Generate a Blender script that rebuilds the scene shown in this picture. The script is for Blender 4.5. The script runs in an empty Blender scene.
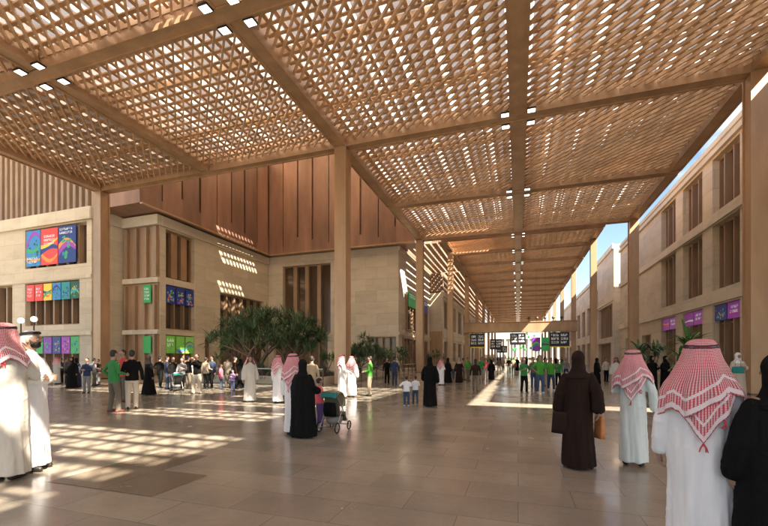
import bpy, bmesh, math, random
from mathutils import Vector, Matrix, noise
R = math.radians; PI = math.pi
S = bpy.context.scene; COL = S.collection
rnd = random.Random(7)
# ------------------------------------------------------------------ helpers
def px(x, y, z=0.0):
    """photo measurement (768 wide) of a point at height z -> place on the site plan"""
    Zc = 400*(1.65-z)/(y-357.0); Xc = (x-384)/400*Zc
    return Vector((Xc*.948-Zc*.318, Zc*.948+Xc*.318, z))
def tag(o, label=None, cat=None, group=None, kind=None):
    if label: o['label'] = label
    if cat: o['category'] = cat
    if group: o['group'] = group
    if kind: o['kind'] = kind
    return o
def empty(name, loc=(0, 0, 0), rz=0):
    o = bpy.data.objects.new(name, None); COL.objects.link(o)
    o.location = loc; o.rotation_euler = (0, 0, rz); o.empty_display_size = .3
    return o
def smooth_mesh(me):
    me.polygons.foreach_set('use_smooth', [True]*len(me.polygons)); me.update()
def obj(name, geo, m, parent=None, smooth=False):
    if isinstance(geo, bpy.types.Mesh): me = geo
    else:
        me = bpy.data.meshes.new(name)
        bmesh.ops.recalc_face_normals(geo, faces=geo.faces)
        geo.to_mesh(me); geo.free()
    if smooth: smooth_mesh(me)
    if not me.materials:
        for mm in (m if isinstance(m, (list, tuple)) else [m]): me.materials.append(mm)
    o = bpy.data.objects.new(name, me); COL.objects.link(o)
    if parent: o.parent = parent
    return o
def copy_tree(o, parent=None):
    c = o.copy(); COL.objects.link(c); c.parent = parent
    for ch in o.children: copy_tree(ch, c)
    return c
def BM(): return bmesh.new()
def box(bm, x0, x1, y0, y1, z0, z1, mi=0, bev=0):
    v = [bm.verts.new(p) for p in ((x0,y0,z0),(x1,y0,z0),(x1,y1,z0),(x0,y1,z0),(x0,y0,z1),(x1,y0,z1),(x1,y1,z1),(x0,y1,z1))]
    fs = []
    for f in ((0,3,2,1),(4,5,6,7),(0,1,5,4),(1,2,6,5),(2,3,7,6),(3,0,4,7)):
        q = bm.faces.new([v[i] for i in f]); q.material_index = mi; fs.append(q)
    return v
def beam(bm, a, b, w, h, up=(0, 0, 1)):
    """box bar from a to b, width w, height h (centred)"""
    a = Vector(a); b = Vector(b); d = (b-a).normalized(); u = Vector(up)
    s = d.cross(u).normalized(); u = s.cross(d)
    vs = []
    for p in (a, b):
        for i, j in ((-1,-1),(1,-1),(1,1),(-1,1)): vs.append(bm.verts.new(p+s*(w/2*i)+u*(h/2*j)))
    for f in ((0,1,2,3),(7,6,5,4),(0,4,5,1),(1,5,6,2),(2,6,7,3),(3,7,4,0)): bm.faces.new([vs[i] for i in f])
def rings(bm, rr, cap=True, closed=True):
    prev = None; allv = []
    for r in rr:
        vs = [bm.verts.new(p) for p in r]; allv.append(vs)
        if prev:
            n = len(vs)
            for i in range(n if closed else n-1): bm.faces.new((prev[i], prev[(i+1) % n], vs[(i+1) % n], vs[i]))
        prev = vs
    if cap and closed:
        bm.faces.new(list(reversed(allv[0]))); bm.faces.new(allv[-1])
    return allv
def tube(bm, pts, rad, n=12, flat=1.0, cap_round=True):
    pts = [Vector(p) for p in pts]
    if not isinstance(rad, (list, tuple)): rad = [rad]*len(pts)
    if cap_round:
        d0 = (pts[0]-pts[1]).normalized(); d1 = (pts[-1]-pts[-2]).normalized()
        pts = [pts[0]+d0*rad[0]*.8, pts[0]+d0*rad[0]*.5]+pts+[pts[-1]+d1*rad[-1]*.5, pts[-1]+d1*rad[-1]*.8]
        rad = [rad[0]*.35, rad[0]*.82]+list(rad)+[rad[-1]*.82, rad[-1]*.35]
    rr = []; ref = None
    for i, p in enumerate(pts):
        t = (pts[min(i+1, len(pts)-1)]-pts[max(i-1, 0)]).normalized()
        if ref is None:
            ref = t.cross(Vector((0, 1, 0)))
            if ref.length < .3: ref = t.cross(Vector((1, 0, 0)))
        s = (ref-t*ref.dot(t)).normalized(); ref = s; u = t.cross(s)
        rr.append([p+s*(rad[i]*math.cos(2*PI*k/n))+u*(rad[i]*flat*math.sin(2*PI*k/n)) for k in range(n)])
    rings(bm, rr)
def ell(bm, c, r, n=14, m=9, rot=None):
    c = Vector(c); rr = []
    for j in range(1, m):
        a = PI*j/m; row = []
        for i in range(n):
            b = 2*PI*i/n
            p = Vector((r[0]*math.sin(a)*math.cos(b), r[1]*math.sin(a)*math.sin(b), -r[2]*math.cos(a)))
            if rot: p = rot @ p
            row.append(c+p)
        rr.append(row)
    rings(bm, rr)
def fuse(bm, voxel, it=4, fac=.5):
    me = bpy.data.meshes.new('tmp')
    bmesh.ops.recalc_face_normals(bm, faces=bm.faces); bm.to_mesh(me); bm.free()
    o = bpy.data.objects.new('tmp', me); COL.objects.link(o)
    md = o.modifiers.new('r', 'REMESH'); md.mode = 'VOXEL'; md.voxel_size = voxel; md.adaptivity = 0
    if it:
        ms = o.modifiers.new('s', 'SMOOTH'); ms.iterations = it; ms.factor = fac
    dg = bpy.context.evaluated_depsgraph_get(); dg.update()
    res = bpy.data.meshes.new_from_object(o.evaluated_get(dg), depsgraph=dg)
    bpy.data.objects.remove(o); bpy.data.meshes.remove(me)
    smooth_mesh(res); return res
# ------------------------------------------------------------------ materials
MATS = {}
class N:
    def __init__(s, name):
        s.m = bpy.data.materials.new(name); s.m.use_nodes = True; s.t = s.m.node_tree; s.n = s.t.nodes
        s.b = s.n['Principled BSDF']; MATS[name] = s.m
    def add(s, typ, **kw):
        n = s.n.new(typ)
        for k, v in kw.items():
            if k[0] == '_': setattr(n, k[1:], v)
            else: n.inputs[k.replace('#', ' ')].default_value = v
        return n
    def link(s, a, b): s.t.links.new(a, b)
    def mapped(s, scale=(1, 1, 1), src='Object'):
        tc = s.add('ShaderNodeTexCoord'); mp = s.add('ShaderNodeMapping'); mp.inputs['Scale'].default_value = scale
        if src == 'World':
            g = s.add('ShaderNodeNewGeometry'); s.link(g.outputs['Position'], mp.inputs[0])
        else: s.link(tc.outputs[src], mp.inputs[0])
        return mp.outputs[0]
    def noise(s, vec, scale, detail=4, rough=.55):
        n = s.add('ShaderNodeTexNoise'); n.inputs['Scale'].default_value = scale; n.inputs['Detail'].default_value = detail
        n.inputs['Roughness'].default_value = rough; s.link(vec, n.inputs['Vector']); return n.outputs['Fac']
    def ramp(s, fac, stops):
        r = s.add('ShaderNodeValToRGB'); e = r.color_ramp.elements
        e[0].position, e[0].color = stops[0][0], (*stops[0][1], 1); e[1].position, e[1].color = stops[-1][0], (*stops[-1][1], 1)
        for p, c in stops[1:-1]:
            q = e.new(p); q.color = (*c, 1)
        s.link(fac, r.inputs[0]); return r.outputs[0]
    def bump(s, h, strength=.3, dist=.02):
        b = s.add('ShaderNodeBump'); b.inputs['Strength'].default_value = strength; b.inputs['Distance'].default_value = dist
        s.link(h, b.inputs['Height']); s.link(b.outputs[0], s.b.inputs['Normal'])
def sc(c, k): return tuple(x*k for x in c)
def simple(name, col, rough=.6, metal=0, var=.15, nscale=6, bump=.1, bdist=.01, stretch=(1, 1, 1), spec=.5, coord='Object'):
    k = N(name); v = k.mapped(stretch, coord); f = k.noise(v, nscale, 5)
    c = k.ramp(f, [(.3, sc(col, 1-var)), (.7, sc(col, 1+var))])
    if name in ('copper', 'lattice', 'fin', 'fin_pale', 'bronze'):
        g = k.add('ShaderNodeNewGeometry'); q = {'copper': .2, 'lattice': .16}.get(name, .07)
        ic = k.ramp(g.outputs['Random Per Island'], [(0, (1-q,)*3), (1, (1+q, 1+q*.9, 1+q*.8))])
        mi = k.add('ShaderNodeMix', _data_type='RGBA', _blend_type='MULTIPLY'); mi.inputs[0].default_value = 1; k.link(c, mi.inputs[6]); k.link(ic, mi.inputs[7]); c = mi.outputs[2]
        n2 = k.noise(k.mapped((1, 1, .25), 'World'), .5, 7, .65); st = k.ramp(n2, [(.35, (.86, .85, .84)), (.65, (1.06, 1.06, 1.06))])
        m3 = k.add('ShaderNodeMix', _data_type='RGBA', _blend_type='MULTIPLY'); m3.inputs[0].default_value = 1; k.link(c, m3.inputs[6]); k.link(st, m3.inputs[7]); c = m3.outputs[2]
    k.link(c, k.b.inputs['Base Color']); k.b.inputs['Roughness'].default_value = rough
    k.b.inputs['Metallic'].default_value = metal; k.b.inputs['Specular IOR Level'].default_value = spec
    if bump: k.bump(f, bump, bdist)
    return k.m
# polished stone floor
def floor_mat(name, base, tw=1.2, th=.6):
    k = N(name); v = k.mapped((1, 1, 1), 'World')
    br = k.add('ShaderNodeTexBrick'); k.link(v, br.inputs['Vector'])
    br.inputs['Color1'].default_value = (*sc(base, .88), 1); br.inputs['Color2'].default_value = (*sc(base, 1.10), 1)
    br.inputs['Mortar'].default_value = (*sc(base, .58), 1); br.inputs['Scale'].default_value = 1
    br.inputs['Mortar Size'].default_value = .005; br.inputs['Brick Width'].default_value = tw; br.inputs['Row Height'].default_value = th
    br.inputs['Mortar Smooth'].default_value = .2; br.offset = .5
    n1 = k.noise(v, 1.1, 6, .58); r1 = k.ramp(n1, [(.25, (.82, .80, .77)), (.75, (1.15, 1.13, 1.1))])
    mx = k.add('ShaderNodeMix', _data_type='RGBA', _blend_type='MULTIPLY'); mx.inputs[0].default_value = 1
    k.link(br.outputs['Color'], mx.inputs[6]); k.link(r1, mx.inputs[7])
    n3 = k.noise(v, 14, 8, .7); r3 = k.ramp(n3, [(.3, (.93, .93, .92)), (.7, (1.05, 1.05, 1.05))])
    m2 = k.add('ShaderNodeMix', _data_type='RGBA', _blend_type='MULTIPLY'); m2.inputs[0].default_value = 1
    k.link(mx.outputs[2], m2.inputs[6]); k.link(r3, m2.inputs[7])
    k.link(m2.outputs[2], k.b.inputs['Base Color'])
    n2 = k.noise(v, .9, 6, .6); rr = k.add('ShaderNodeMapRange'); rr.inputs['From Min'].default_value = .3; rr.inputs['From Max'].default_value = .7
    rr.inputs['To Min'].default_value = .12; rr.inputs['To Max'].default_value = .28
    k.link(n2, rr.inputs['Value']); k.link(rr.outputs[0], k.b.inputs['Roughness'])
    inv = k.add('ShaderNodeMath', _operation='SUBTRACT'); inv.inputs[0].default_value = 1; k.link(br.outputs['Fac'], inv.inputs[1])
    n4 = k.noise(v, 2.2, 2); ad = k.add('ShaderNodeMath', _operation='MULTIPLY_ADD'); ad.inputs[1].default_value = .12
    k.link(n4, ad.inputs[0]); k.link(inv.outputs[0], ad.inputs[2])
    k.bump(ad.outputs[0], .25, .004); k.b.inputs['Specular IOR Level'].default_value = .5
    return k.m
floor_mat('floor', (.315, .28, .225)); floor_mat('inlay', (.20, .165, .125), .9, .9)
# beige stone cladding, panels run along the facade
def stone_mat(name, base, w=2.7, h=1.35):
    k = N(name); g = k.add('ShaderNodeNewGeometry'); sp = k.add('ShaderNodeSeparateXYZ'); k.link(g.outputs['Position'], sp.inputs[0])
    a = k.add('ShaderNodeMath', _operation='ADD'); k.link(sp.outputs[0], a.inputs[0]); k.link(sp.outputs[1], a.inputs[1])
    cb = k.add('ShaderNodeCombineXYZ'); k.link(a.outputs[0], cb.inputs[0]); k.link(sp.outputs[2], cb.inputs[1])
    br = k.add('ShaderNodeTexBrick'); k.link(cb.outputs[0], br.inputs['Vector'])
    br.inputs['Color1'].default_value = (*sc(base, .90), 1); br.inputs['Color2'].default_value = (*sc(base, 1.08), 1)
    br.inputs['Mortar'].default_value = (*sc(base, .68), 1); br.inputs['Scale'].default_value = 1
    br.inputs['Mortar Size'].default_value = .012; br.inputs['Brick Width'].default_value = w; br.inputs['Row Height'].default_value = h
    mp = k.add('ShaderNodeMapping'); mp.inputs['Scale'].default_value = (.4, .4, 1.3); k.link(g.outputs['Position'], mp.inputs[0])
    n1 = k.noise(mp.outputs[0], 1.1, 9, .68); r1 = k.ramp(n1, [(.3, (.86, .84, .80)), (.5, (1, 1, 1)), (.72, (1.08, 1.07, 1.06))])
    mx = k.add('ShaderNodeMix', _data_type='RGBA', _blend_type='MULTIPLY'); mx.inputs[0].default_value = 1
    k.link(br.outputs['Color'], mx.inputs[6]); k.link(r1, mx.inputs[7]); k.link(mx.outputs[2], k.b.inputs['Base Color'])
    k.b.inputs['Roughness'].default_value = .75
    inv = k.add('ShaderNodeMath', _operation='SUBTRACT'); inv.inputs[0].default_value = 1; k.link(br.outputs['Fac'], inv.inputs[1])
    ad = k.add('ShaderNodeMath', _operation='MULTIPLY_ADD'); ad.inputs[1].default_value = .3
    k.link(n1, ad.inputs[0]); k.link(inv.outputs[0], ad.inputs[2]); k.bump(ad.outputs[0], .4, .02)
    return k.m
stone_mat('stone', (.61, .515, .375)); stone_mat('stone_pale', (.65, .565, .44)); stone_mat('stone_trim', (.65, .56, .42), 2.4, 9)
simple('bronze', (.53, .345, .205), .42, .45, .12, 1.5, .05, stretch=(1, 1, .3), coord='World')
simple('lattice', (.65, .435, .255), .5, .2, .15, 3, .05, coord='World')
simple('fin', (.40, .27, .17), .5, .3, .15, 2, .05, stretch=(1, 1, .2), coord='World')
simple('fin_pale', (.33, .235, .165), .6, .1, .12, 2, .05, stretch=(1, 1, .2), coord='World')
simple('dark_bronze', (.13, .075, .045), .4, .4, .2, 2, .05)
simple('copper', (.32, .185, .13), .45, .3, .22, .8, .06, stretch=(1, 1, .25), coord='World')
simple('pane', (.10, .062, .040), .12, .2, .35, .5, .02, stretch=(1, 1, .4), coord='World', spec=.8)
simple('pane_warm', (.20, .13, .08), .2, .1, .4, .8, .02, coord='World', spec=.8)
simple('white_glass', (.42, .45, .44), .2, 0, .1, .3, 0, coord='World')
simple('dark_metal', (.03, .03, .03), .4, .6, .1, 4, 0)
simple('steel', (.45, .43, .40), .3, .9, .05, 6, 0)
def membrane(name, col, tr):
    k = N(name); k.n.remove(k.b)
    v = k.mapped((1, 1, 1), 'World'); f = k.noise(v, .6, 3); c = k.ramp(f, [(.3, sc(col, .9)), (.7, sc(col, 1.05))])
    t = k.add('ShaderNodeBsdfTranslucent'); d = k.add('ShaderNodeBsdfDiffuse'); mx = k.add('ShaderNodeMixShader'); mx.inputs[0].default_value = tr
    k.link(c, t.inputs[0]); k.link(c, d.inputs[0]); k.link(d.outputs[0], mx.inputs[1]); k.link(t.outputs[0], mx.inputs[2])
    k.link(mx.outputs[0], k.n['Material Output'].inputs[0]); return k.m
membrane('film_white', (.93, .93, .93), .78); membrane('film_grey', (.58, .60, .64), .40); membrane('film_shade', (.90, .82, .70), .6)
def cloth(name, col, rough=.85, var=.06, wr=.35, sheen=.2):
    k = N(name); v = k.mapped((6, 6, 1.2)); f = k.noise(v, 1.6, 4, .5)
    v2 = k.mapped((1, 1, 1)); f2 = k.noise(v2, 90, 2)
    c = k.ramp(f, [(.3, sc(col, 1-var)), (.7, sc(col, 1+var))]); k.link(c, k.b.inputs['Base Color'])
    k.b.inputs['Roughness'].default_value = rough; k.b.inputs['Sheen Weight'].default_value = sheen; k.b.inputs['Specular IOR Level'].default_value = .15
    ad = k.add('ShaderNodeMath', _operation='MULTIPLY_ADD'); ad.inputs[1].default_value = .04; k.link(f2, ad.inputs[0]); k.link(f, ad.inputs[2])
    k.bump(ad.outputs[0], wr, .03); return k.m
for nm, c in dict(white=(.78, .76, .74), cream=(.52, .48, .41), mint=(.66, .72, .68), black=(.006, .0055, .005), brown=(.022, .011, .007), grey=(.22, .21, .20),
                  green=(.035, .19, .05), green_bright=(.06, .27, .03), red=(.50, .05, .05), pink=(.75, .12, .16), tan=(.40, .30, .19), khaki=(.28, .22, .16),
                  jeans=(.05, .075, .13), navy=(.03, .04, .08), olive=(.13, .11, .08), teal=(.03, .22, .20), purple=(.12, .08, .22), beige=(.55, .47, .37), lilac=(.30, .2, .4)).items():
    cloth('cloth_'+nm, c, sheen=0 if nm in ('black', 'brown') else .1)
def ghutra_mat(name, red=(.52, .05, .07)):
    k = N(name); tc = k.add('ShaderNodeTexCoord'); sp = k.add('ShaderNodeSeparateXYZ'); k.link(tc.outputs['UV'], sp.inputs[0])
    def s(sock, f, ph=0):
        m = k.add('ShaderNodeMath', _operation='MULTIPLY_ADD'); m.inputs[1].default_value = f; m.inputs[2].default_value = ph; k.link(sock, m.inputs[0])
        q = k.add('ShaderNodeMath', _operation='SINE'); k.link(m.outputs[0], q.inputs[0]); return q.outputs[0]
    def op(o, a, b):
        m = k.add('ShaderNodeMath', _operation=o)
        for i, x in enumerate((a, b)):
            if isinstance(x, (int, float)): m.inputs[i].default_value = x
            else: k.link(x, m.inputs[i])
        return m.outputs[0]
    f = 2*PI/.012
    small = op('GREATER_THAN', op('ADD', s(sp.outputs[0], f), s(sp.outputs[1], f)), -.35)
    wide = 0 and op('GREATER_THAN', op('ADD', s(sp.outputs[0], f/7), s(sp.outputs[1], f/7)), -1.72)
    pat = small
    # z of uv vector is unused; a second uv map holds distance to the hem
    uv2 = k.add('ShaderNodeUVMap'); uv2.uv_map = 'hem'; sp2 = k.add('ShaderNodeSeparateXYZ'); k.link(uv2.outputs[0], sp2.inputs[0])
    d = sp2.outputs[0]
    border = op('MAXIMUM', op('MULTIPLY', op('GREATER_THAN', d, .012), op('LESS_THAN', d, .052)), op('MULTIPLY', op('GREATER_THAN', d, .125), op('LESS_THAN', d, .150)))
    line = op('LESS_THAN', d, .010)
    pat2 = op('MULTIPLY', pat, op('SUBTRACT', 1, border)); pat3 = op('MAXIMUM', pat2, op('MULTIPLY', line, .6))
    mx = k.add('ShaderNodeMix', _data_type='RGBA'); mx.inputs[6].default_value = (.74, .62, .61, 1); mx.inputs[7].default_value = (*red, 1)
    k.link(pat3, mx.inputs[0]); k.link(mx.outputs[2], k.b.inputs['Base Color']); k.b.inputs['Roughness'].default_value = .9
    fn = k.noise(k.mapped((1, 1, 1)), 14, 3); k.bump(fn, .4, .02); return k.m
ghutra_mat('ghutra'); ghutra_mat('ghutra_deep', (.42, .018, .03))
def skin_mat(name, c):
    k = N(name); f = k.noise(k.mapped(), 25, 4); cc = k.ramp(f, [(.3, sc(c, .9)), (.7, sc(c, 1.08))]); k.link(cc, k.b.inputs['Base Color'])
    k.b.inputs['Roughness'].default_value = .5; k.b.inputs['Subsurface Weight'].default_value = .08; k.b.inputs['Subsurface Radius'].default_value = (.01, .004, .002)
    k.bump(f, .08, .002); return k.m
skin_mat('skin', (.33, .195, .135)); skin_mat('skin_dark', (.25, .125, .078))
simple('hair', (.012, .009, .007), .6, 0, .3, 40, .5, .004, stretch=(1, 1, .2))
simple('cord', (.008, .008, .008), .55, 0, .2, 60, .4, .003); simple('shoe', (.02, .015, .012), .45); simple('shoe_red', (.16, .035, .025), .6); simple('shoe_white', (.6, .6, .6), .5)
simple('eye', (.02, .015, .012), .15, bump=0); simple('eye_white', (.7, .66, .62), .3, bump=0)
simple('paper', (.62, .50, .38), .7); simple('paper_orange', (.55, .2, .06), .7); simple('leather', (.022, .010, .007), .75, spec=.2)
simple('rubber', (.015, .015, .015), .8)
def leaf_mat(name, a, b):
    k = N(name); oi = k.add('ShaderNodeNewGeometry'); r = k.ramp(oi.outputs['Random Per Island'], [(0, a), (.6, b), (1, sc(b, 1.5))])
    k.link(r, k.b.inputs['Base Color']); k.b.inputs['Roughness'].default_value = .45
    k.b.inputs['Transmission Weight'].default_value = 0; return k.m
leaf_mat('leaf', (.045, .09, .035), (.11, .17, .075)); leaf_mat('leaf_bright', (.04, .10, .02), (.09, .20, .04))
simple('bark', (.20, .14, .095), .9, 0, .35, 8, .6, .03, stretch=(1, 1, 3)); simple('soil', (.06, .04, .025), .95, 0, .3, 12, .5, .03)
def emit(name, col, st, base=.0):
    k = N(name); k.b.inputs['Base Color'].default_value = (*sc(col, .5), 1); k.b.inputs['Emission Color'].default_value = (*col, 1)
    k.b.inputs['Emission Strength'].default_value = st; k.b.inputs['Roughness'].default_value = .3; return k.m
emit('downlight', (1, .93, .82), .9); emit('globe', (1, .93, .84), .35)
# printed panels, slightly emissive in their own colour
def flat(name, col, e=.04):
    col = sc(col, .85)
    k = N(name); k.b.inputs['Base Color'].default_value = (*col, 1); k.b.inputs['Roughness'].default_value = .4
    k.b.inputs['Emission Color'].default_value = (*col, 1); k.b.inputs['Emission Strength'].default_value = e; return k.m
for nm, c in dict(red=(.80, .06, .03), blue=(.02, .04, .20), sky=(.05, .25, .55), green=(.05, .40, .10), lime=(.22, .55, .08), orange=(.85, .30, .02), violet=(.22, .04, .36),
                  purple=(.35, .05, .42), teal=(.02, .28, .26), white=(.85, .85, .85), black=(.01, .01, .012), yellow=(.85, .6, .03), magenta=(.5, .05, .30), darkgreen=(.015, .08, .04)).items():
    flat('print_'+nm, c)
def M(n): return MATS[n]
# ------------------------------------------------------------------ setting
bm = BM(); box(bm, -400, 400, -200, 700, -.5, 0); tag(obj('floor', bm, M('floor')), kind='structure')
def sheet(name, x0, x1, y0, y1, z, m):
    bm = BM(); v = [bm.verts.new(p) for p in ((x0, y0, z), (x1, y0, z), (x1, y1, z), (x0, y1, z))]; bm.faces.new(v)
    return tag(obj(name, bm, m), kind='structure')
sheet('paving_inlay', -5.9, -4.1, 3.6, 4.5, .004, M('inlay')); sheet('paving_inlay', -5.9, -4.9, 4.5, 5.4, .004, M('inlay'))

# ------------------------------------------------------------------ canopy
ZB = 14.1                       # soffit of the main beams
SX, SY = .85, -.60              # sun: horizontal travel per metre of height
YS = list(range(-18, 42, 10)); XS = [-10, 0]
def G(x0, x1, y0, y1):         # openings that let the sun reach this part of the floor
    k = 15.5; return (x0+SX*k, x1+SX*k, y0+SY*k, y1+SY*k)
OPEN = [G(-10.6, -5.0, 3.7, 6.8), G(-8.6, -5.0, 2.3, 3.2), G(-11.6, -6.0, 8.4, 12.2), G(-25, -5.6, 13.9, 20.4), (-8.6, -2.4, 41.2, 49.0)]
can = empty('lattice_canopy', (-10, 22, 0)); tag(can, 'wide copper coloured lattice canopy on tall square columns over the near street and side square', 'canopy')
OFF = Vector((10, -22, 0))
def cpart(name, bm, m): 
    o = obj(name, bm, m, can); o.location = OFF; return o
def lattice_mesh(full, n=19, dw=.085, dd=.15, xw=.155):
    bm = BM(); P = 10/n; lo, hi = .42, 9.58
    for k in range(-n+1, n):       # diagonal blades, direction (-1, 1)
        # line x + y = c
        c = (n+k)*P
        x0 = max(lo, c-hi); x1 = min(hi, c-lo)
        if x1-x0 < .15: continue
        beam(bm, (x0, c-x0, 14.42), (x1, c-x1, 14.42), dw, dd)
    for k in range(n):
        t = (k+.5)*P
        beam(bm, (lo, t, 14.60), (hi, t, 14.60), xw, .06)
        if full: beam(bm, (t, lo, 14.68), (t, hi, 14.68), xw*1.05, .06)
        else: beam(bm, (t, lo, 14.68), (t, hi, 14.68), .09, .06)
    me = bpy.data.meshes.new('lattice'); bmesh.ops.recalc_face_normals(bm, faces=bm.faces); bm.to_mesh(me); bm.free(); me.materials.append(M('lattice')); return me
LA = lattice_mesh(True); LB = lattice_mesh(False); LD = lattice_mesh(True, 19, .07, .09, .125); LC = lattice_mesh(False, 15, .05, .08, .17)
bays = [(x, y) for y in YS for x in XS]+[(x, y) for x in (-30, -20) for y in YS if y < 22]
for (x, y) in bays:
    o = obj('lattice_panel', LC if (x >= -10 and y < 12) else LD if y >= 32 else LB if x >= 0 else LA, None, can); o.location = OFF+Vector((x, y, 0))  # unseen near bays: sparser lattice, shaped for crisper sun spots
def film(x0, x1, y0, y1, z=15.5):
    bw, bg = BM(), BM(); x = x0; i = 0; nw = ng = 0
    per = 10/19*3
    edges = []
    while x < x1-.01:
        w = .60 if i % 2 == 0 else per-.60
        xe = min(x+w, x1); b = bw if i % 2 == 0 else bg
        y = y0; run = None
        ys = [y0+.5*j for j in range(int(round((y1-y0)/.5)))]
        segs = []
        for yy in ys:
            cx, cy = (x+xe)/2, yy+.25
            hole = any(a <= cx <= b_ and c <= cy <= d for a, b_, c, d in OPEN)
            if not hole:
                if segs and abs(segs[-1][1]-yy) < 1e-6: segs[-1][1] = yy+.5
                else: segs.append([yy, yy+.5])
        for a, c in segs:
            box(b, x+.002, xe-.002, a, c, z, z+.03)
            if i % 2 == 0: nw += 1
            else: ng += 1
        x = xe; i += 1
    if nw: cpart('sky_glow_film', bw, M('film_white'))  # white film added, stands in for bright sky and diffuses the sun
    else: bw.free()
    if ng: cpart('roof_panel', bg, M('film_grey'))
    else: bg.free()
for (x, y) in bays: film(x, x+10, y, y+10)
# main beams (a pair of plates with a groove) ---------------------------
def girder(x0, x1, y0, y1, w=.72, z0=ZB, z1=14.95):
    if (x0 == x1 and abs(x0) in (10, 7.6)) or (y0 == y1 and y0 in (42, 43.0)): z1 = 15.49
    bm = BM()
    if x0 == x1:
        for s in (-1, 1): box(bm, x0+s*w/2-(.1 if s > 0 else 0), x0+s*w/2+(.1 if s < 0 else 0), y0, y1, z0, z1)
        box(bm, x0-w/2+.1, x0+w/2-.1, y0, y1, z0+.05, z1-.1)
    else:
        for s in (-1, 1): box(bm, x0, x1, y0+s*w/2-(.1 if s > 0 else 0), y0+s*w/2+(.1 if s < 0 else 0), z0, z1)
        box(bm, x0, x1, y0-w/2+.1, y0+w/2-.1, z0+.05, z1-.1)
    return cpart('beam', bm, M('bronze'))
for x in (-10, 0, 10):
    for y in YS: girder(x, x, y+.362, y+9.638, .84 if x == 0 else .72)
for x in (-30, -20):
    for y in YS:
        if y < 22: girder(x, x, y+.362, y+9.638)
for y in YS+[42]:
    girder(-10.36, 10.36, y, y, .7)
    if y <= 22: girder(-30.36, -10.363, y, y, .62)
# upper purlins between the lattice and the roof film
for y in YS:
    for (xa, xb) in ((-10, 10),)+(((-30, -10),) if y < 22 else ()):
        bm = BM(); 
        for q in (3.4, 7.4): box(bm, xa, xb, y+q-.09, y+q+.09, 14.98, 15.3)
        cpart('purlin', bm, M('lattice'))
# square downlights in fours at the crossings
for x in (-20, -10, 0):
    for y in YS:
        if x < -10 and y > 12: continue
        if x == -10 and y not in (2, 12): continue
        if y < 2: continue
        for i in (-1, 1):
            for j in (-1, 1):
                bm = BM(); cx, cy = x+i*.58, y+j*.50
                if x == 0: cx = x+i*.64; cy = y+j*.56
                box(bm, cx-.21, cx+.21, cy-.18, cy+.18, ZB-.05, ZB+.03)
                f = cpart('downlight', bm, M('dark_metal'))
                b2 = BM(); box(b2, cx-.18, cx+.18, cy-.15, cy+.15, ZB-.056, ZB-.047)
                obj('lens', b2, M('downlight'), f)
# columns
def column(x, y, z1=ZB-.004, w=.74):
    bm = BM(); h = w/2
    box(bm, x-h, x+h, y-h, y-h+.09, 0, z1); box(bm, x-h, x+h, y+h-.09, y+h, 0, z1)
    box(bm, x-h+.05, x+h-.05, y-h+.093, y+h-.093, 0, z1)
    c = cpart('column', bm, M('bronze'))
    b = BM(); box(b, x-h-.04, x+h+.04, y-h-.04, y+h+.04, 0, .06); obj('base_plate', b, M('dark_bronze'), c)
    return c
for y in (-18, 2, 22, 42):
    for x in (-10, 10):
        if y == 2 or y == -18: continue
        column(x, y)
column(-30, 22)
# the narrower canopy that carries on down the street
can = empty('lattice_canopy', (0, 47.5, 0)); tag(can, 'narrower lattice canopy on slim columns continuing far down the street', 'canopy'); OFF = Vector((0, -47.5, 0))
Y2 = [43.0+6.4*k for k in range(19)]; HW = 7.6  # farthest bays added to shade the end building
for y in Y2[:-1]:
    for x in (-HW, 0):
        o = obj('lattice_panel', LD, None, can); o.location = OFF+Vector((x, y, 0)); o.scale = (HW/10, .64, 1); film(x, x+HW, y, y+6.4)
        girder(x, x, y+.362, y+6.4-.362, .7 if x == 0 else .55)
    girder(HW, HW, y+.362, y+6.4-.362, .55)
    bm = BM(); box(bm, -HW, HW, y+3.1, y+3.28, 14.98, 15.3); cpart('purlin', bm, M('lattice'))
    for i in (-1, 1):
        for j in (-1, 1):
            bm = BM(); cx, cy = i*.52, y+j*.48; box(bm, cx-.14, cx+.14, cy-.12, cy+.12, ZB-.05, ZB+.03); f = cpart('downlight', bm, M('dark_metal'))
            b2 = BM(); box(b2, cx-.11, cx+.11, cy-.09, cy+.09, ZB-.056, ZB-.047); obj('lens', b2, M('downlight'), f)
for y in Y2: girder(-HW-.28, HW+.28, y, y, .5)
for y in (47.5, 63.5, 79.5, 95.5, 111.5, 127.5, 143.5):
    for x in (-HW, HW): column(x, y, ZB-.004, .6)
# wing added out of view, right and behind, to shape the sun band
bm = BM(); box(bm, 10.02, 36, -30, 4.6, 15.36, 15.58); wing = obj('side_sun_blocker', bm, M('bronze')); tag(wing, 'flat bronze slab added out of view right of the street to block the sun', 'roof')
b = BM(); box(b, 35, 35.6, -28, -27.4, 0, 15.35); box(b, 35, 35.6, 3.5, 4.1, 0, 15.35); box(b, 11, 11.6, -28, -27.4, 0, 15.35); obj('post', b, M('bronze'), wing)

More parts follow.
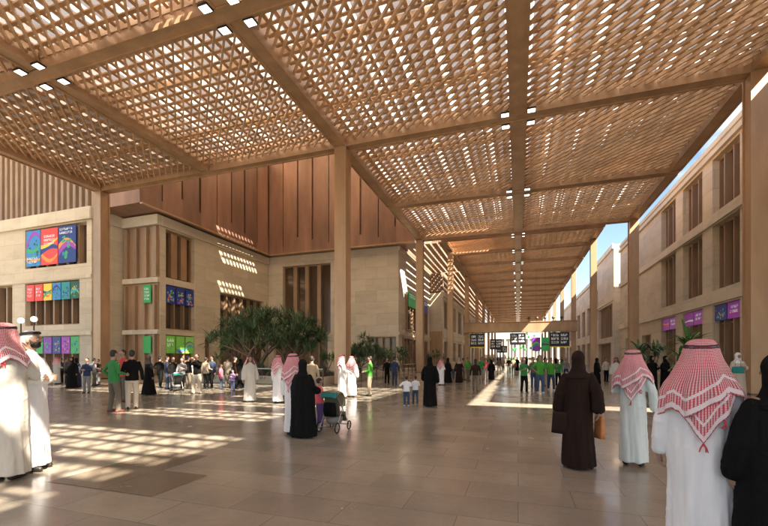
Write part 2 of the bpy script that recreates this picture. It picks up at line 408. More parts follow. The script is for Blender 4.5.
# ------------------------------------------------------------------ facades
class Fa:
    def __init__(s, o, u, n): s.o, s.u, s.n = Vector(o), Vector(u), Vector(n)
    def p(s, u, n, z): return s.o+s.u*u+s.n*n+Vector((0, 0, z))
    def box(s, bm, u0, u1, n0, n1, z0, z1):
        a = s.p(u0, n0, z0); b = s.p(u1, n1, z1)
        box(bm, min(a.x, b.x), max(a.x, b.x), min(a.y, b.y), max(a.y, b.y), min(a.z, b.z), max(a.z, b.z))
def wall(F, u0, u1, z0, z1, holes, n0=-.7, n1=0, bm=None):
    bm = bm or BM()
    us = sorted({u0, u1}|{min(max(v, u0), u1) for h in holes for v in h[:2]})
    for a, b in zip(us, us[1:]):
        if b-a < 1e-4: continue
        m = (a+b)/2; hz = sorted((max(h[2], z0), min(h[3], z1)) for h in holes if h[0] < m < h[1])
        z = z0
        for p, q in hz:
            if p-z > 1e-4: F.box(bm, a, b, n0, n1, z, p)
            z = max(z, q)
        if z1-z > 1e-4: F.box(bm, a, b, n0, n1, z, z1)
    return bm
def window(F, root, u0, u1, z0, z1, nfin=3, fin='fin', pane='pane', depth=.62, finw=.14, trans=None):
    """frame with vertical fins (one part) and the pane behind it (its sub-part)"""
    bm = BM(); d = depth; e = .003
    F.box(bm, u0+e, u0+.10, -d, -d+.22, z0+e, z1-e); F.box(bm, u1-.10, u1-e, -d, -d+.22, z0+e, z1-e)
    F.box(bm, u0+.102, u1-.102, -d, -d+.2, z1-.12, z1-e); F.box(bm, u0+.102, u1-.102, -d, -d+.2, z0+e, z0+.12)
    for k in range(1, nfin+1):
        u = u0+(u1-u0)*k/(nfin+1); F.box(bm, u-finw/2, u+finw/2, -d+.002, -d+.42, z0+.122, z1-.122)
    if trans:
        for t in trans: F.box(bm, u0+.102, u1-.102, -d+.001, -d+.12, t-.05, t+.05)
    w = obj('window', bm, M(fin), root)
    b = BM(); F.box(b, u0+e, u1-e, -d-.03, -d-.002, z0+e, z1-e); obj('pane', b, M(pane), w)
    return w
def building(name, label, F, u0, u1, z1, holes, depth=10, mat='stone', z0=0, n_front=0, **kw):
    root = empty(name, F.p((u0+u1)/2, -depth/2, 0)); inv = root.location.copy(); tag(root, label, 'building')
    bm = wall(F, u0, u1, z0, z1, [h[:4] for h in holes])
    F.box(bm, u0, u1, -depth, -.705, z0, z1)
    parts = [obj('wall', bm, M(mat), root)]
    for h in holes:
        kk = dict(h[4]) if len(h) > 4 else {}
        parts.append(window(F, root, *h[:4], **kk))
    root['_o'] = [0, 0]; del root['_o']
    for p in parts: p.location = -inv
    return root, inv
def addp(root, name, bm, m):
    if name == 'cornice':
        bm.verts.ensure_lookup_table(); vs = [v.co.copy() for v in bm.verts]; bm.free(); o = None
        for i in range(0, len(vs), 8):
            b = BM(); a, c = vs[i], vs[i+6]; box(b, a.x, c.x, a.y, c.y, a.z, c.z); o = obj(name, b, M(m), root); o.location = -root.location
        return o
    o = obj(name, bm, M(m), root); o.location = -root.location; return o
# right building -------------------------------------------------------
FR = Fa((13, 0, 0), (0, 1, 0), (-1, 0, 0))
cols = [(44.8-5.33*k, 44.8-5.33*k-3.7) for k in range(0, 6)]
holes = []
for a, b in cols:
    holes += [(b, a, 11.7, 15.5, dict(nfin=2, finw=.12)), (b, a, 6.3, 10.85, dict(nfin=2, finw=.12)), (b, a, .0, 5.25, dict(nfin=2, trans=[4.0], finw=.12, pane='pane_warm'))]
holes += [(48, 51.1, 0, 4, dict(nfin=2, pane='pane_warm')), (55, 58.1, 0, 4, dict(nfin=2, pane='pane_warm'))]
r1, inv = building('stone_building', 'long beige stone building with three rows of bronze windows lining the right of the street', FR, 14, 61, 16.6, holes, 22)
bm = BM()
FR.box(bm, 14, 61.1, .002, .22, 15.65, 15.95); FR.box(bm, 14, 61.1, .002, .12, 16.3, 16.66)
FR.box(bm, 14, 61.1, .002, .20, 10.9, 11.45); FR.box(bm, 14, 61.1, .002, .20, 5.35, 5.95)
addp(r1, 'cornice', bm, 'stone_trim')
bm = BM(); box(bm, 13.0, 38, 5.2, 13.99, 16.35, 16.58); addp(r1, 'sun_block_slab', bm, 'bronze')  # slab added out of view to keep the sun off the floor
F2 = Fa((12.85, 0, 0), (0, 1, 0), (-1, 0, 0))
r2, _ = building('stone_building', 'beige stone block beyond the gap on the right with a sunlit end wall', F2, 64, 78, 17.6,
    [(65, 75.5, 4.6, 9.4, dict(nfin=6)), (66, 75.5, 0, 3.8, dict(nfin=5, pane='pane_warm')), (76, 77.6, 8, 13, dict(nfin=1))], 14, 'stone_pale')
bm = BM(); F2.box(bm, 63.9, 78.1, .002, .25, 17.0, 17.7); F2.box(bm, 64, 78, .002, .12, 9.7, 10.1); addp(r2, 'cornice', bm, 'stone_trim')
F3 = Fa((13.6, 0, 0), (0, 1, 0), (-1, 0, 0))
hl = []
for k in range(8): hl += [(80+7.5*k, 84.5+7.5*k, 6, 11.5, dict(nfin=3)), (80+7.5*k, 84.5+7.5*k, 0, 4.4, dict(nfin=3, pane='pane_warm'))]
r3, _ = building('stone_building', 'distant pale stone block running to the far end on the right', F3, 79, 142, 16.2, hl, 14, 'stone_pale')
bm = BM(); F3.box(bm, 78.9, 142, .002, .25, 15.6, 16.3); addp(r3, 'cornice', bm, 'stone_trim')
# left street building, wrapping the corner of the court ----------------
FB = Fa((0, 44, 0), (1, 0, 0), (0, -1, 0))      # faces the viewer
hb = [(-28.3, -21.6, 4.6, 13.1, dict(nfin=3, finw=.5, fin='fin', pane='pane')), (-21.0, -19.2, .0, 13.1, dict(nfin=1, fin='dark_bronze', finw=.3)),
      (-29.6, -22, 0, 3.9, dict(nfin=5, pane='pane_warm')), (-16.8, -13.3, 0, 4.0, dict(nfin=3, pane='pane_warm'))]
b1, _ = building('corner_building', 'beige stone building at the back of the court under the copper wall', FB, -34, -13.0, 14.4, hb, 17, 'stone_pale')
FBs = Fa((-13, 0, 0), (0, 1, 0), (1, 0, 0))
# street side of it: bronze bay windows set in front of the wall
bm = BM(); FBs.box(bm, 44.0, 61, .002, .16, 4.2, 4.6); FBs.box(bm, 44.0, 61, .002, .16, 13.9, 14.4); addp(b1, 'cornice', bm, 'stone_trim')
def surface_window(F, root, u0, u1, z0, z1, nfin, fin='fin', pane='pane'):
    bm = BM(); F.box(bm, u0, u0+.12, .002, .25, z0, z1); F.box(bm, u1-.12, u1, .002, .25, z0, z1)
    F.box(bm, u0+.122, u1-.122, .002, .25, z1-.14, z1); F.box(bm, u0+.122, u1-.122, .002, .25, z0, z0+.14)
    for k in range(1, nfin+1):
        u = u0+(u1-u0)*k/(nfin+1); F.box(bm, u-.07, u+.07, .03, .24, z0+.142, z1-.142)
    w = addp(root, 'window', bm, fin); b = BM(); F.box(b, u0+.12, u1-.12, .002, .028, z0+.14, z1-.14); obj('pane', b, M(pane), w); return w
surface_window(FBs, b1, 47, 58.5, 4.9, 9.6, 7); surface_window(FBs, b1, 45.5, 58.5, .1, 4.0, 8, pane='pane_warm')
FBp = Fa((-11.0, 0, 0), (0, 1, 0), (1, 0, 0))
hl = []
for k in range(10): hl += [(62.5+7.8*k, 67+7.8*k, 6.2, 10.6, dict(nfin=3)), (62.5+7.8*k, 67+7.8*k, 0, 4.2, dict(nfin=3, pane='pane_warm'))]
b2, _ = building('stone_building', 'pale stone street building further along on the left behind the columns', FBp, 61.2, 142, 11.6, hl, 14, 'stone_pale')
bm = BM(); FBp.box(bm, 61.3, 142, .002, .2, 11.0, 11.7); FBp.box(bm, 61.3, 142, .002, .2, 4.6, 5.2); addp(b2, 'cornice', bm, 'stone_trim')
FP = Fa((0, 61.2, 0), (1, 0, 0), (0, -1, 0))
bm = BM(); FP.box(bm, -13, -11.0, .003, .12, .0, 5.6); addp(b2, 'bronze_panel', bm, 'bronze')
# slatted upper volume over the street building
root = empty('slatted_volume', (-14, 60, 14.4)); tag(root, 'brown vertically slatted upper volume over the left street buildings', 'building')
bm = BM(); box(bm, -26, -12.9, 46, 61.1, 14.45, 22); box(bm, -26, -11.2, 61.15, 142, 11.75, 20); addp(root, 'wall', bm, 'fin')
bm = BM()
for k in range(40): box(bm, -12.897, -12.7, 46.2+k*.38, 46.32+k*.38, 14.5, 22)
for k in range(6): box(bm, -12.7+k*.28, -12.6+k*.28, 61.0, 61.147, 11.8, 20)
for k in range(100): box(bm, -11.197, -11.05, 61.4+k*.8, 61.6+k*.8, 11.8, 20)
addp(root, 'slat_screen', bm, 'fin_pale')
bm = BM()
for k in range(6): box(bm, -12.5+.78*k, -12.5+.78*k+.56, 45, 61, 14.6, 14.72)
for k in range(4): box(bm, -10.8+.78*k, -10.8+.78*k+.58, 61.4, 158, 14.6, 14.72)
addp(root, 'stripe_slats', bm, 'fin')  # slats added to throw stripes of sun on the street walls
# left blocks ----------------------------------------------------------
FA = Fa((0, 24.5, 0), (1, 0, 0), (0, -1, 0))
ha = [(-43.2, -35.2, 9.75, 13.35, dict(nfin=5, finw=.3)), (-43.2, -36.1, 4.5, 8.4, dict(nfin=5, finw=.16)), (-43.2, -36.1, 0, 3.5, dict(nfin=5, finw=.16, pane='pane_warm')),
      (-52, -45, 4.5, 8.4, dict(nfin=5, finw=.2)), (-52, -45, 0, 3.5, dict(nfin=5, finw=.2, pane='pane_warm'))]
a1, _ = building('stone_building', 'beige stone block at far left with three stacked bronze window bands', FA, -62, -34.6, 14.5, ha, 12)
bm = BM(); box(bm, -62, -34.9, 25.3, 36, 14.53, 25.9); addp(a1, 'upper_wall', bm, 'fin')
bm = BM()
for k in range(34): box(bm, -61+k*.78, -60.66+k*.78, 24.95, 25.297, 14.53, 25.9)
addp(a1, 'slat_screen', bm, 'fin_pale')
bm = BM(); FA.box(bm, -62, -34.5, .003, .25, 13.45, 14.5); FA.box(bm, -62, -34.55, .003, .12, 8.45, 8.75); FA.box(bm, -62, -34.55, .003, .12, 3.55, 3.85)
box(bm, -34.597, -34.45, 24.3, 27.4, 13.45, 14.5); addp(a1, 'cornice', bm, 'stone_trim')
# block with the slatted corner bay and the long side of the court
FS = Fa((-30.4, 0, 0), (0, 1, 0), (1, 0, 0))
hs = [(28.2, 31.6, 8.9, 13.3, dict(nfin=2, finw=.7, fin='bronze')), (28.2, 31.6, 4.2, 8.3, dict(nfin=2, finw=.12)), (28.2, 31.6, 0, 3.7, dict(nfin=2, pane='pane_warm')),
      (35.2, 43, 4.6, 8.6, dict(nfin=5, fin='fin')), (35.2, 43, 0, 3.7, dict(nfin=5, pane='pane_warm')), (33, 34, 0, 3.7, dict(nfin=0, pane='pane_warm'))]
a2, _ = building('court_building', 'beige stone side of the court with a slatted bronze corner bay', FS, 27.6, 43.9, 14.38, hs, 4)
FC = Fa((0, 27.5, 0), (1, 0, 0), (0, -1, 0))
bm = BM(); FC.box(bm, -34.45, -30.5, -.09, .02, 0, 13.4); addp(a2, 'bronze_bay', bm, 'bronze')
bm = BM()
for k in range(4): FC.box(bm, -34.3+k*1.15, -33.9+k*1.15, .022, .3, 8.8, 13.3)
for k in range(4): FC.box(bm, -34.3+k*1.15, -34.1+k*1.15, .022, .3, 0, 8.1)
addp(a2, 'fin_screen', bm, 'fin')
bm = BM(); FC.box(bm, -34.45, -30.2, .022, .4, 13.42, 14.3); FC.box(bm, -34.45, -30.2, .022, .36, 8.3, 8.75); FC.box(bm, -34.45, -30.2, .022, .36, 3.7, 4.1)
FS.box(bm, 27.503, 43.9, .003, .2, 13.42, 14.3); addp(a2, 'cornice', bm, 'stone_trim')
# copper volume above the court ----------------------------------------
cv = empty('copper_volume', (-30, 44, 14.5)); tag(cv, 'huge copper clad upper volume hanging over the planted court', 'building')
CZ0, CZ1 = 14.42, 26
bm = BM(); box(bm, -34.4, -29.9, 24.9, 43.2, CZ0, CZ1); box(bm, -34.4, -10.9, 43.25, 45.9, CZ0, CZ1); addp(cv, 'wall', bm, 'copper')
bm = BM()      # standing cladding panels with deep slots between
def slots(F, ua, ub, z0, z1, n, lo_w):
    for k in range(n):
        a = ua+(ub-ua)*k/n; b = ua+(ub-ua)*(k+1)/n; g = .10+.16*((k*7) % 3)/2
        F.box(bm, a, b-g, .003, .28, z0+.02, z1)
        F.box(bm, b-g, b, .003, .277, z0+.02, z0+.9+((k*5) % 3)*.5)
FCl = Fa((-29.9, 0, 0), (0, 1, 0), (1, 0, 0)); slots(FCl, 24.9, 42.9, CZ0, CZ1, 8, 1)
FCb = Fa((0, 43.25, 0), (1, 0, 0), (0, -1, 0)); slots(FCb, -29.6, -10.9, CZ0, CZ1, 9, 1)
addp(cv, 'cladding', bm, 'copper')
bm = BM(); box(bm, -29.5, -10.8, 42.75, 43.2, CZ0-.12, CZ0+.015); box(bm, -29.6, -29.35, 24.9, 42.7, CZ0-.12, CZ0+.015); addp(cv, 'edge_trim', bm, 'bronze')
bm = BM(); 
hs_ = [(-20.5, -18.4, 27.2, 33.4), (-16.6, -14.6, 25.0, 28.8)]
F_ = Fa((0, 0, CZ1+.01), (1, 0, 0), (0, 0, 1))
xs_ = [-62, -20.5, -18.4, -16.6, -14.6, -10.4]; ys_ = [4, 25.0, 27.2, 28.8, 33.4, 46]
for xa, xb in zip(xs_, xs_[1:]):
    for ya, yb in zip(ys_, ys_[1:]):
        if not any(h[0] <= xa and xb <= h[1] and h[2] <= ya and yb <= h[3] for h in hs_): box(bm, xa, xb, ya, yb, CZ1+.01, CZ1+.06)  # unseen roof, added to keep direct sun out of the court
gb = BM()  # bars added over the openings to cast dapples on the court wall
for h in hs_:
    for k in range(1, 40):
        if h[2]+.55*k < h[3]: box(gb, h[0], h[1], h[2]+.55*k-.13, h[2]+.55*k+.13, CZ1+.06, CZ1+.12)
        if h[0]+.55*k < h[1]: box(gb, h[0]+.55*k-.13, h[0]+.55*k+.13, h[2], h[3], CZ1+.123, CZ1+.18)
addp(cv, 'dapple_grid', gb, 'bronze'); addp(cv, 'shade_roof', bm, 'film_shade')
bm = BM(); box(bm, -10.75, -10.37, 23.0, 43.2, 14.96, CZ1); box(bm, -29.5, -10.77, 22.8, 23.1, 15.6, CZ1); addp(cv, 'shade_wall', bm, 'copper')  # walls added above the canopy to shade the court
# end of the street ----------------------------------------------------
FE = Fa((0, 166, 0), (1, 0, 0), (0, -1, 0))
e1, _ = building('end_building', 'low pale building with white glass closing the far end of the street', FE, -40, 45, 10.6, [(-9+4.4*k, -5.2+4.4*k, .3, 8.8, dict(nfin=2, fin='fin_pale', pane='white_glass')) for k in range(6)], 8, 'stone_pale')
# portal beam across the street
root = empty('portal_beam', (0, 62.4, 0)); tag(root, 'broad bronze beam spanning the street on which the overhead signs hang', 'gantry')
bm = BM(); box(bm, -7.9, 7.9, 62.2, 62.9, 5.4, 6.75); addp(root, 'beam', bm, 'bronze')
bm = BM(); box(bm, -7.9, 7.9, 62.1, 63.0, 6.753, 6.87); box(bm, -7.9, 7.9, 62.15, 62.95, 5.3, 5.397); addp(root, 'flange', bm, 'fin')
for k in range(5):
    bm = BM(); ell(bm, (1.5+1.1*k, 62.5, 7.35), (.22, .22, .22)); addp(root, 'spotlight', bm, 'dark_bronze')
    bm = BM(); tube(bm, [(1.5+1.1*k, 62.5, 6.86), (1.5+1.1*k, 62.5, 7.2)], .05, 8); addp(root, 'bracket', bm, 'dark_bronze')
# ------------------------------------------------------------------ signs and banners
def marks(root, F, u0, u1, z0, z1, n, mat, rows=2, rr=None, nn=.016):
    """rows of small lettering-like strokes"""
    rr = rr or rnd; bm = BM(); h = (z1-z0)/(rows*1.5)
    for r in range(rows):
        z = z1-h*1.5*r-h; u = u0
        while u < u1-.3*h:
            w = min(h*rr.uniform(.35, .95), u1-u); t = h*.24
            k = rr.randint(0, 3)
            if k != 1: F.box(bm, u, u+w, nn, nn+.006, z, z+t)
            if k != 0: F.box(bm, u, u+t, nn, nn+.006, z+t+.001, z+h)
            if k > 1: F.box(bm, u+w-t, u+w, nn, nn+.006, z+t+.001, z+h*rr.uniform(.5, 1))
            if k == 0: F.box(bm, u, u+w*.8, nn, nn+.006, z+h*.6, z+h*.85)
            u += w+h*.22
    return obj('lettering', bm, M(mat), root)
def sweep(root, F, u0, u1, z0, z1, mats, kind=0, seed=1):
    """curved colour ribbons of the printed artwork, thin coloured shapes on the panel"""
    r = random.Random(seed); w = u1-u0; h = z1-z0
    for i, mt in enumerate(mats):
        bm = BM(); n = 14; a0 = r.uniform(.05, .5); prev = None; th = h*r.uniform(.10, .2); amp = r.uniform(-.3, .35); nn = .004+.0022*i
        for k in range(n+1):
            t = k/n; u = u0+w*t; z = z0+h*min(.97, max(.02, a0+amp*math.sin(t*3.0+r.uniform(0, .05))+.12*i*t))
            zt = min(z+th*(1-.5*t), z1-.005)
            cur = (bm.verts.new(F.p(u, nn, z)), bm.verts.new(F.p(u, nn, max(zt, z+.01))))
            if prev: bm.faces.new((prev[0], cur[0], cur[1], prev[1]))
            prev = cur
        obj('artwork', bm, M(mt), root)
def blotch(root, F, u0, u1, z0, z1, mats, n, seed):
    r = random.Random(seed); s = min(u1-u0, z1-z0)
    for i, mt in enumerate(mats):
        bm = BM(); nn = .0045+.0015*i
        for k in range(n):
            cu = r.uniform(u0+.12*s, u1-.12*s); cz = r.uniform(z0+.12*s, z1-.12*s); q = s*r.uniform(.05, .11)
            m = 7; c = [F.p(cu+q*r.uniform(.6, 1.1)*math.cos(2*PI*j/m), nn+.0002*k, cz+q*r.uniform(.6, 1.1)*math.sin(2*PI*j/m)) for j in range(m)]
            bm.faces.new([bm.verts.new(p) for p in c])
        obj('artwork', bm, M(mt), root)
def banner(F, u0, u1, z0, z1, base, label, art=(), text='white', n=-.10, seed=1, spots=(), group=None, txt=(.1, .9, .6, .9), rows=2, cat='banner'):
    bm = BM(); G_ = Fa(F.p(0, n, 0), F.u, F.n); G_.box(bm, u0, u1, -.05, 0, z0, z1)
    o = obj('banner', bm, M('print_'+base)); tag(o, label, cat, group)
    if art: sweep(o, G_, u0+.01, u1-.01, z0+.01, z1-.01, ['print_'+a for a in art], seed=seed)
    if spots: blotch(o, G_, u0+.02, u1-.02, z0+.02, z0+(z1-z0)*.8, ['print_'+a for a in spots], 9, seed)
    if text:
        w = u1-u0; h = z1-z0
        marks(o, G_, u0+w*txt[0], u0+w*txt[1], z0+h*txt[2], z0+h*txt[3], 6, 'print_'+text, rows, random.Random(seed*3))
    return o
# three large banners, left block
g = 'large banners on the left stone block'
banner(FA, -43.0, -41.1, 9.95, 13.2, 'sky', 'large blue picture banner, leftmost of three on the left stone block', ('orange', 'green', 'purple'), seed=4, n=.02, spots=('green', 'darkgreen'), group=g, txt=(.1, .85, .05, .25))
banner(FA, -41.0, -38.8, 9.95, 13.2, 'red', 'large red banner with white lettering between two blue banners', ('orange', 'blue', 'yellow'), seed=9, n=.02, group=g, txt=(.2, .85, .52, .82), rows=3)
banner(FA, -38.7, -36.5, 9.95, 13.2, 'blue', 'large dark blue banner with white lettering at top, right of the red banner', ('orange', 'purple'), seed=5, n=.02, spots=('teal', 'green'), group=g, txt=(.08, .8, .76, .95))
us = [-43.05+1.17*k for k in range(7)]
g = 'row of six small banners over the middle windows'
nm6 = [('red', 'small red banner with white figure, leftmost of the row of six', (), 'white', ()), ('red', 'second small red banner beside the leftmost one in the row of six', (), 'white', ()),
       ('yellow', 'small banner with yellow, red and blue stripes in the row of six', ('red', 'blue', 'green'), None, ()), ('sky', 'small blue banner with a green cyclist shape in the row of six', ('blue',), None, ('darkgreen', 'teal')),
       ('teal', 'small teal banner with dark shapes, second from right in the row of six', ('sky',), None, ('darkgreen', 'blue')), ('darkgreen', 'small dark green and yellow banner, rightmost of the row of six', ('lime', 'sky'), None, ('yellow', 'green'))]
for k, (c, lb, ar, tx, sp_) in enumerate(nm6):
    banner(FA, us[k]+.06, us[k+1]-.06, 6.75, 8.25, c, lb, ar, tx, n=.02, seed=20+k, spots=sp_, group=g, txt=(.2, .8, .2, .8), rows=3)
g = 'row of banners over the ground floor windows at far left'
for k, (c, lb, sp_) in enumerate([('lime', 'leftmost green panel over the ground floor windows at far left', ()), ('green', 'second green panel over the ground floor windows at far left', ()),
        ('violet', 'violet patterned panel, third over the ground floor windows at far left', ('sky', 'green')), ('blue', 'blue and violet patterned panel, fourth over the ground floor windows at far left', ('purple', 'lime')),
        ('purple', 'purple patterned panel, fifth over the ground floor windows at far left', ('blue', 'orange')), ('green', 'green patterned panel at the right end over the ground floor windows at far left', ('blue', 'teal'))]):
    banner(FA, us[k]+.06, us[k+1]-.06, 1.95, 3.45, c, lb, (), None, n=.02, seed=30+k, spots=sp_, group=g)
FSb = Fa((-30.3, 0, 0), (0, 1, 0), (1, 0, 0)); g = 'patterned banners on the slatted corner bay'
for k, lb in enumerate(('left', 'middle', 'right')):
    banner(FS, 28.3+1.13*k, 29.28+1.13*k, 6.6, 8.2, 'blue', f'blue and violet flower patterned banner on the slatted corner bay, {lb} of three', (), None, n=-.05, seed=40+k, spots=('sky', 'purple', 'orange', 'lime'), group=g)
    banner(FS, 28.3+1.13*k, 29.28+1.13*k, 2.0, 3.6, 'lime', f'green and violet ground floor banner under the slatted corner bay, {lb} of three', ('violet', 'sky') if k else (), 'white' if not k else None, n=-.05, seed=50+k, spots=('green',), group='green ground floor banners under the corner bay', txt=(.1, .9, .3, .85))
banner(FC, -31.9, -31.0, 6.5, 8.1, 'green', 'narrow green banner with white lettering on the front of the corner bay', (), 'white', n=.36, seed=60, txt=(.15, .85, .1, .85), rows=4)
banner(FC, -31.9, -31.0, 2.0, 3.5, 'green', 'plain green panel low on the front of the corner bay', (), None, n=.36, seed=61)
g = 'banners over the street windows at the left corner'
banner(FBs, 47.3, 51.0, 7.9, 9.7, 'green', 'green banner over the sunlit street window at the left corner', ('teal',), 'white', n=.3, seed=70, group=g)
banner(FBs, 51.2, 53.4, 7.9, 9.7, 'violet', 'violet banner beside the green banner at the left corner', ('purple',), None, n=.3, seed=71, group=g)
banner(FBs, 53.6, 58.3, 7.9, 9.7, 'blue', 'blue and violet banner right of a column at the left corner', ('violet',), 'white', n=.3, seed=72, group=g)
g = 'purple signs over the shop windows on the right'
lbs = ['orange and purple', 'violet and blue', 'plain purple', 'purple', 'purple', 'purple']
for k, (a, b) in enumerate(cols[:5]):
    m = (a+b)/2
    wl = ['in the farthest shop window on the right', 'in the second farthest shop window on the right', 'in the shop window left of the near right column', 'in the shop window right of the near right column', 'in the shop window past the right edge'][k]
    banner(FR, m+.06, a-.12, 4.15, 5.2, ('purple', 'purple', 'blue', 'violet', 'blue')[k], 'left half sign '+('with orange shapes, ', 'with a white streak, ', 'with coloured spots, ', 'violet, ', 'blue, ')[k]+wl, ('magenta', 'orange') if k == 0 else ('white',) if k == 1 else (), None, n=-.1, seed=80+k, spots=('orange', 'lime', 'sky') if k in (2, 4) else (), group=g, cat='sign')
    banner(FR, b+.12, m-.06, 4.15, 5.2, 'purple', 'right purple half sign '+wl, ('magenta',) if k < 3 else (), 'white', n=-.1, seed=90+k, group=g, cat='sign', txt=(.2, .8, .25, .8))
# overhead signs hanging from the portal beam
def hang_sign(x0, x1, y, z0, z1, label, top, seed, bar=True, base='black', cols_=2, grp=None):
    F = Fa((0, y, 0), (1, 0, 0), (0, -1, 0)); bm = BM(); F.box(bm, x0, x1, -.12, 0, z0, z1); F.box(bm, x0-.05, x1+.05, -.14, -.121, z0-.05, z1+.05)
    o = obj('overhead_sign', bm, M('print_'+base)); tag(o, label, 'sign', grp); r = random.Random(seed)
    w = (x1-x0)/cols_
    for c in range(cols_):
        marks(o, F, x0+w*c+.15*w, x0+w*(c+1)-.1*w, z0+(z1-z0)*.12, z1-(z1-z0)*.1, 4, 'print_white', 3, r, .005)
    if bar:
        b = BM(); F.box(b, x0, x1, -.1, .01, z0-.16, z0-.03); obj('yellow_strip', b, M('print_yellow'), o)
    b = BM()
    for x in (x0+.3, x1-.3): tube(b, [F.p(x, -.06, z1-.05), F.p(x, -.06, top+.03)], .03 if top < 8 else .01, 6)
    obj('hanger', b, M('dark_metal'), o)
    return o
hang_sign(-6.9, -4.8, 61.6, 3.2, 5.1, 'black overhead sign with a yellow strip, leftmost under the portal beam', 5.35, 1)
hang_sign(-1.1, 1.0, 61.6, 3.5, 5.1, 'black overhead sign with white symbols, middle of the portal beam', 5.35, 2, False)
hang_sign(4.3, 6.8, 61.6, 3.2, 5.15, 'black overhead sign with a yellow strip, rightmost under the portal beam', 5.35, 3)
hang_sign(-4.9, -2.9, 76, 3.1, 4.9, 'small black sign further down the street left of centre', 14.1, 4, False)
hang_sign(-4.6, -2.4, 95.5, 2.7, 4.2, 'tiny black sign farthest down the street', 14.1, 5, False)
for (x0, x1, b, a, lb, s) in ((1.9, 2.95, 'violet', ('lime', 'teal'), 'violet and green banner hanging left of the green one', 5), (3.05, 4.1, 'green', ('darkgreen', 'teal'), 'green banner hanging at the right of the violet one', 6)):
    F = Fa((0, 60.0, 0), (1, 0, 0), (0, -1, 0)); bm = BM(); F.box(bm, x0, x1, -.05, 0, 2.5, 4.4); o = obj('hanging_banner', bm, M('print_'+b)); tag(o, lb, 'banner')
    sweep(o, F, x0+.01, x1-.01, 2.52, 4.38, ['print_'+q for q in a], seed=s)
    bb = BM(); tube(bb, [F.p((x0+x1)/2, -.03, 4.35), F.p((x0+x1)/2, -.03, 14.3)], .008, 6); obj('hanger', bb, M('dark_metal'), o)
# string of small green pennants far away
rp = random.Random(4)
for k in range(16):
    x = -1.2+.42*k; y = 100+rp.uniform(-3, 3); z = 3.2+rp.random()*4.5
    bm = BM(); v = [bm.verts.new(p) for p in ((x, y, z), (x+.5, y+.05, z), (x+.5, y, z-.6), (x, y, z-.6), (x+.25, y-.12, z-.3))]
    for q in ((0, 1, 4), (1, 2, 4), (2, 3, 4), (3, 0, 4)): bm.faces.new([v[i] for i in q])
    o = obj('pennant', bm, M('print_green')); tag(o, 'small green pennant in the hanging cluster far down the street', 'pennant', 'green pennants far down the street')
    bb = BM(); tube(bb, [(x+.25, y, z-.02), (x+.25, y, 14.3)], .012, 4, cap_round=False); obj('cord', bb, M('steel'), o)
# globe lamps by the left block
for (x_, z_, lb) in ((21, 4.2, 'white globe lamp on a post, left of the pair at far left'), (34, 4.3, 'white globe lamp on a post, right of the pair at far left')):
    Zc = 28.; Xc = (x_-384)/400*Zc; p = Vector((Xc*.948-Zc*.318, Zc*.948+Xc*.318, 0))
    r_ = empty('globe_lamp', p); tag(r_, lb, 'lamp', 'globe lamps at far left')
    bm = BM(); tube(bm, [(0, 0, 0), (0, 0, z_-.15)], .045, 10); obj('post', bm, M('dark_bronze'), r_, True)
    bm = BM(); ell(bm, (0, 0, z_), (.2, .2, .2), 20, 14); obj('globe', bm, M('globe'), r_, True)
# ------------------------------------------------------------------ plants
def sword(bm, base, d, L, w, droop, r):
    d = d.normalized(); s = d.cross(Vector((0, 0, 1)))
    if s.length < .05: s = Vector((1, 0, 0))
    s.normalize(); prev = None
    for k, (t, ww) in enumerate(((0, .6), (.35, 1), (.7, .75), (1, .03))):
        p = base+d*L*t+Vector((0, 0, -droop*L*t*t)); a = bm.verts.new(p-s*w*ww/2); b = bm.verts.new(p+s*w*ww/2)
        if prev: bm.faces.new((prev[0], prev[1], b, a))
        prev = (a, b)
def rosette(bm, c, n, L, w, r, up=.2, droop=.35):
    for i in range(n):
        a = r.uniform(0, 2*PI); e = math.asin(min(1, max(-.35, r.uniform(-.25, 1))))
        d = Vector((math.cos(a)*math.cos(e), math.sin(a)*math.cos(e), math.sin(e)+up)); sword(bm, Vector(c), d, L*r.uniform(.75, 1.15), w, droop*r.uniform(.5, 1.4), r)
def dragon_tree(loc, h, rad, label, seed, nros=150, L=.9, leafm='leaf'):
    r = random.Random(seed); root = empty('dragon_tree', loc); tag(root, label, 'tree')
    tb = BM(); lb = BM(); tips = []
    def grow(p, d, length, rd, lev):
        q = p+d*length; mid = (p+q)/2+Vector((r.uniform(-.05, .05), r.uniform(-.05, .05), 0))
        tube(tb, [p, mid, q], [rd, rd*.88, rd*.8], 8)
        if lev == 0: tips.append(q); return
        nb = 3 if lev > 1 else r.choice((2, 3)); a0 = r.uniform(0, 2*PI)
        for i in range(nb):
            a = a0+2*PI*i/nb+r.uniform(-.4, .4); out = Vector((math.cos(a), math.sin(a), 0))
            nd = (d*.75+out*.62+Vector((0, 0, .15))).normalized(); grow(q, nd, length*r.uniform(.62, .85), rd*.68, lev-1)
    for i in range(5):
        a = 2*PI*i/5+r.uniform(-.3, .3); out = Vector((math.cos(a), math.sin(a), 0))
        grow(out*rad*.06, (out*.85+Vector((0, 0, .75))).normalized(), h*.27, .12*h/5, 3)
    obj('trunk', tb, M('bark'), root, True)
    cs = [t for t in tips]
    while len(cs) < nros:
        a = r.uniform(0, 2*PI); q = math.sqrt(r.random()); z = h*(.52+.42*math.sqrt(max(0, 1-q*q))*r.uniform(.3, 1)) - .06*h*q
        cs.append(Vector((math.cos(a)*q*rad*.92, math.sin(a)*q*rad*.92, z*r.uniform(.9, 1.0))))
    r.shuffle(cs)
    for c in cs[:nros]: rosette(lb, (min(max(c.x, -rad), rad), min(max(c.y, -rad), rad), min(c.z, h*.93)), 36, L*r.uniform(.9, 1.25), .042, r)
    obj('crown', lb, M(leafm), root); return root
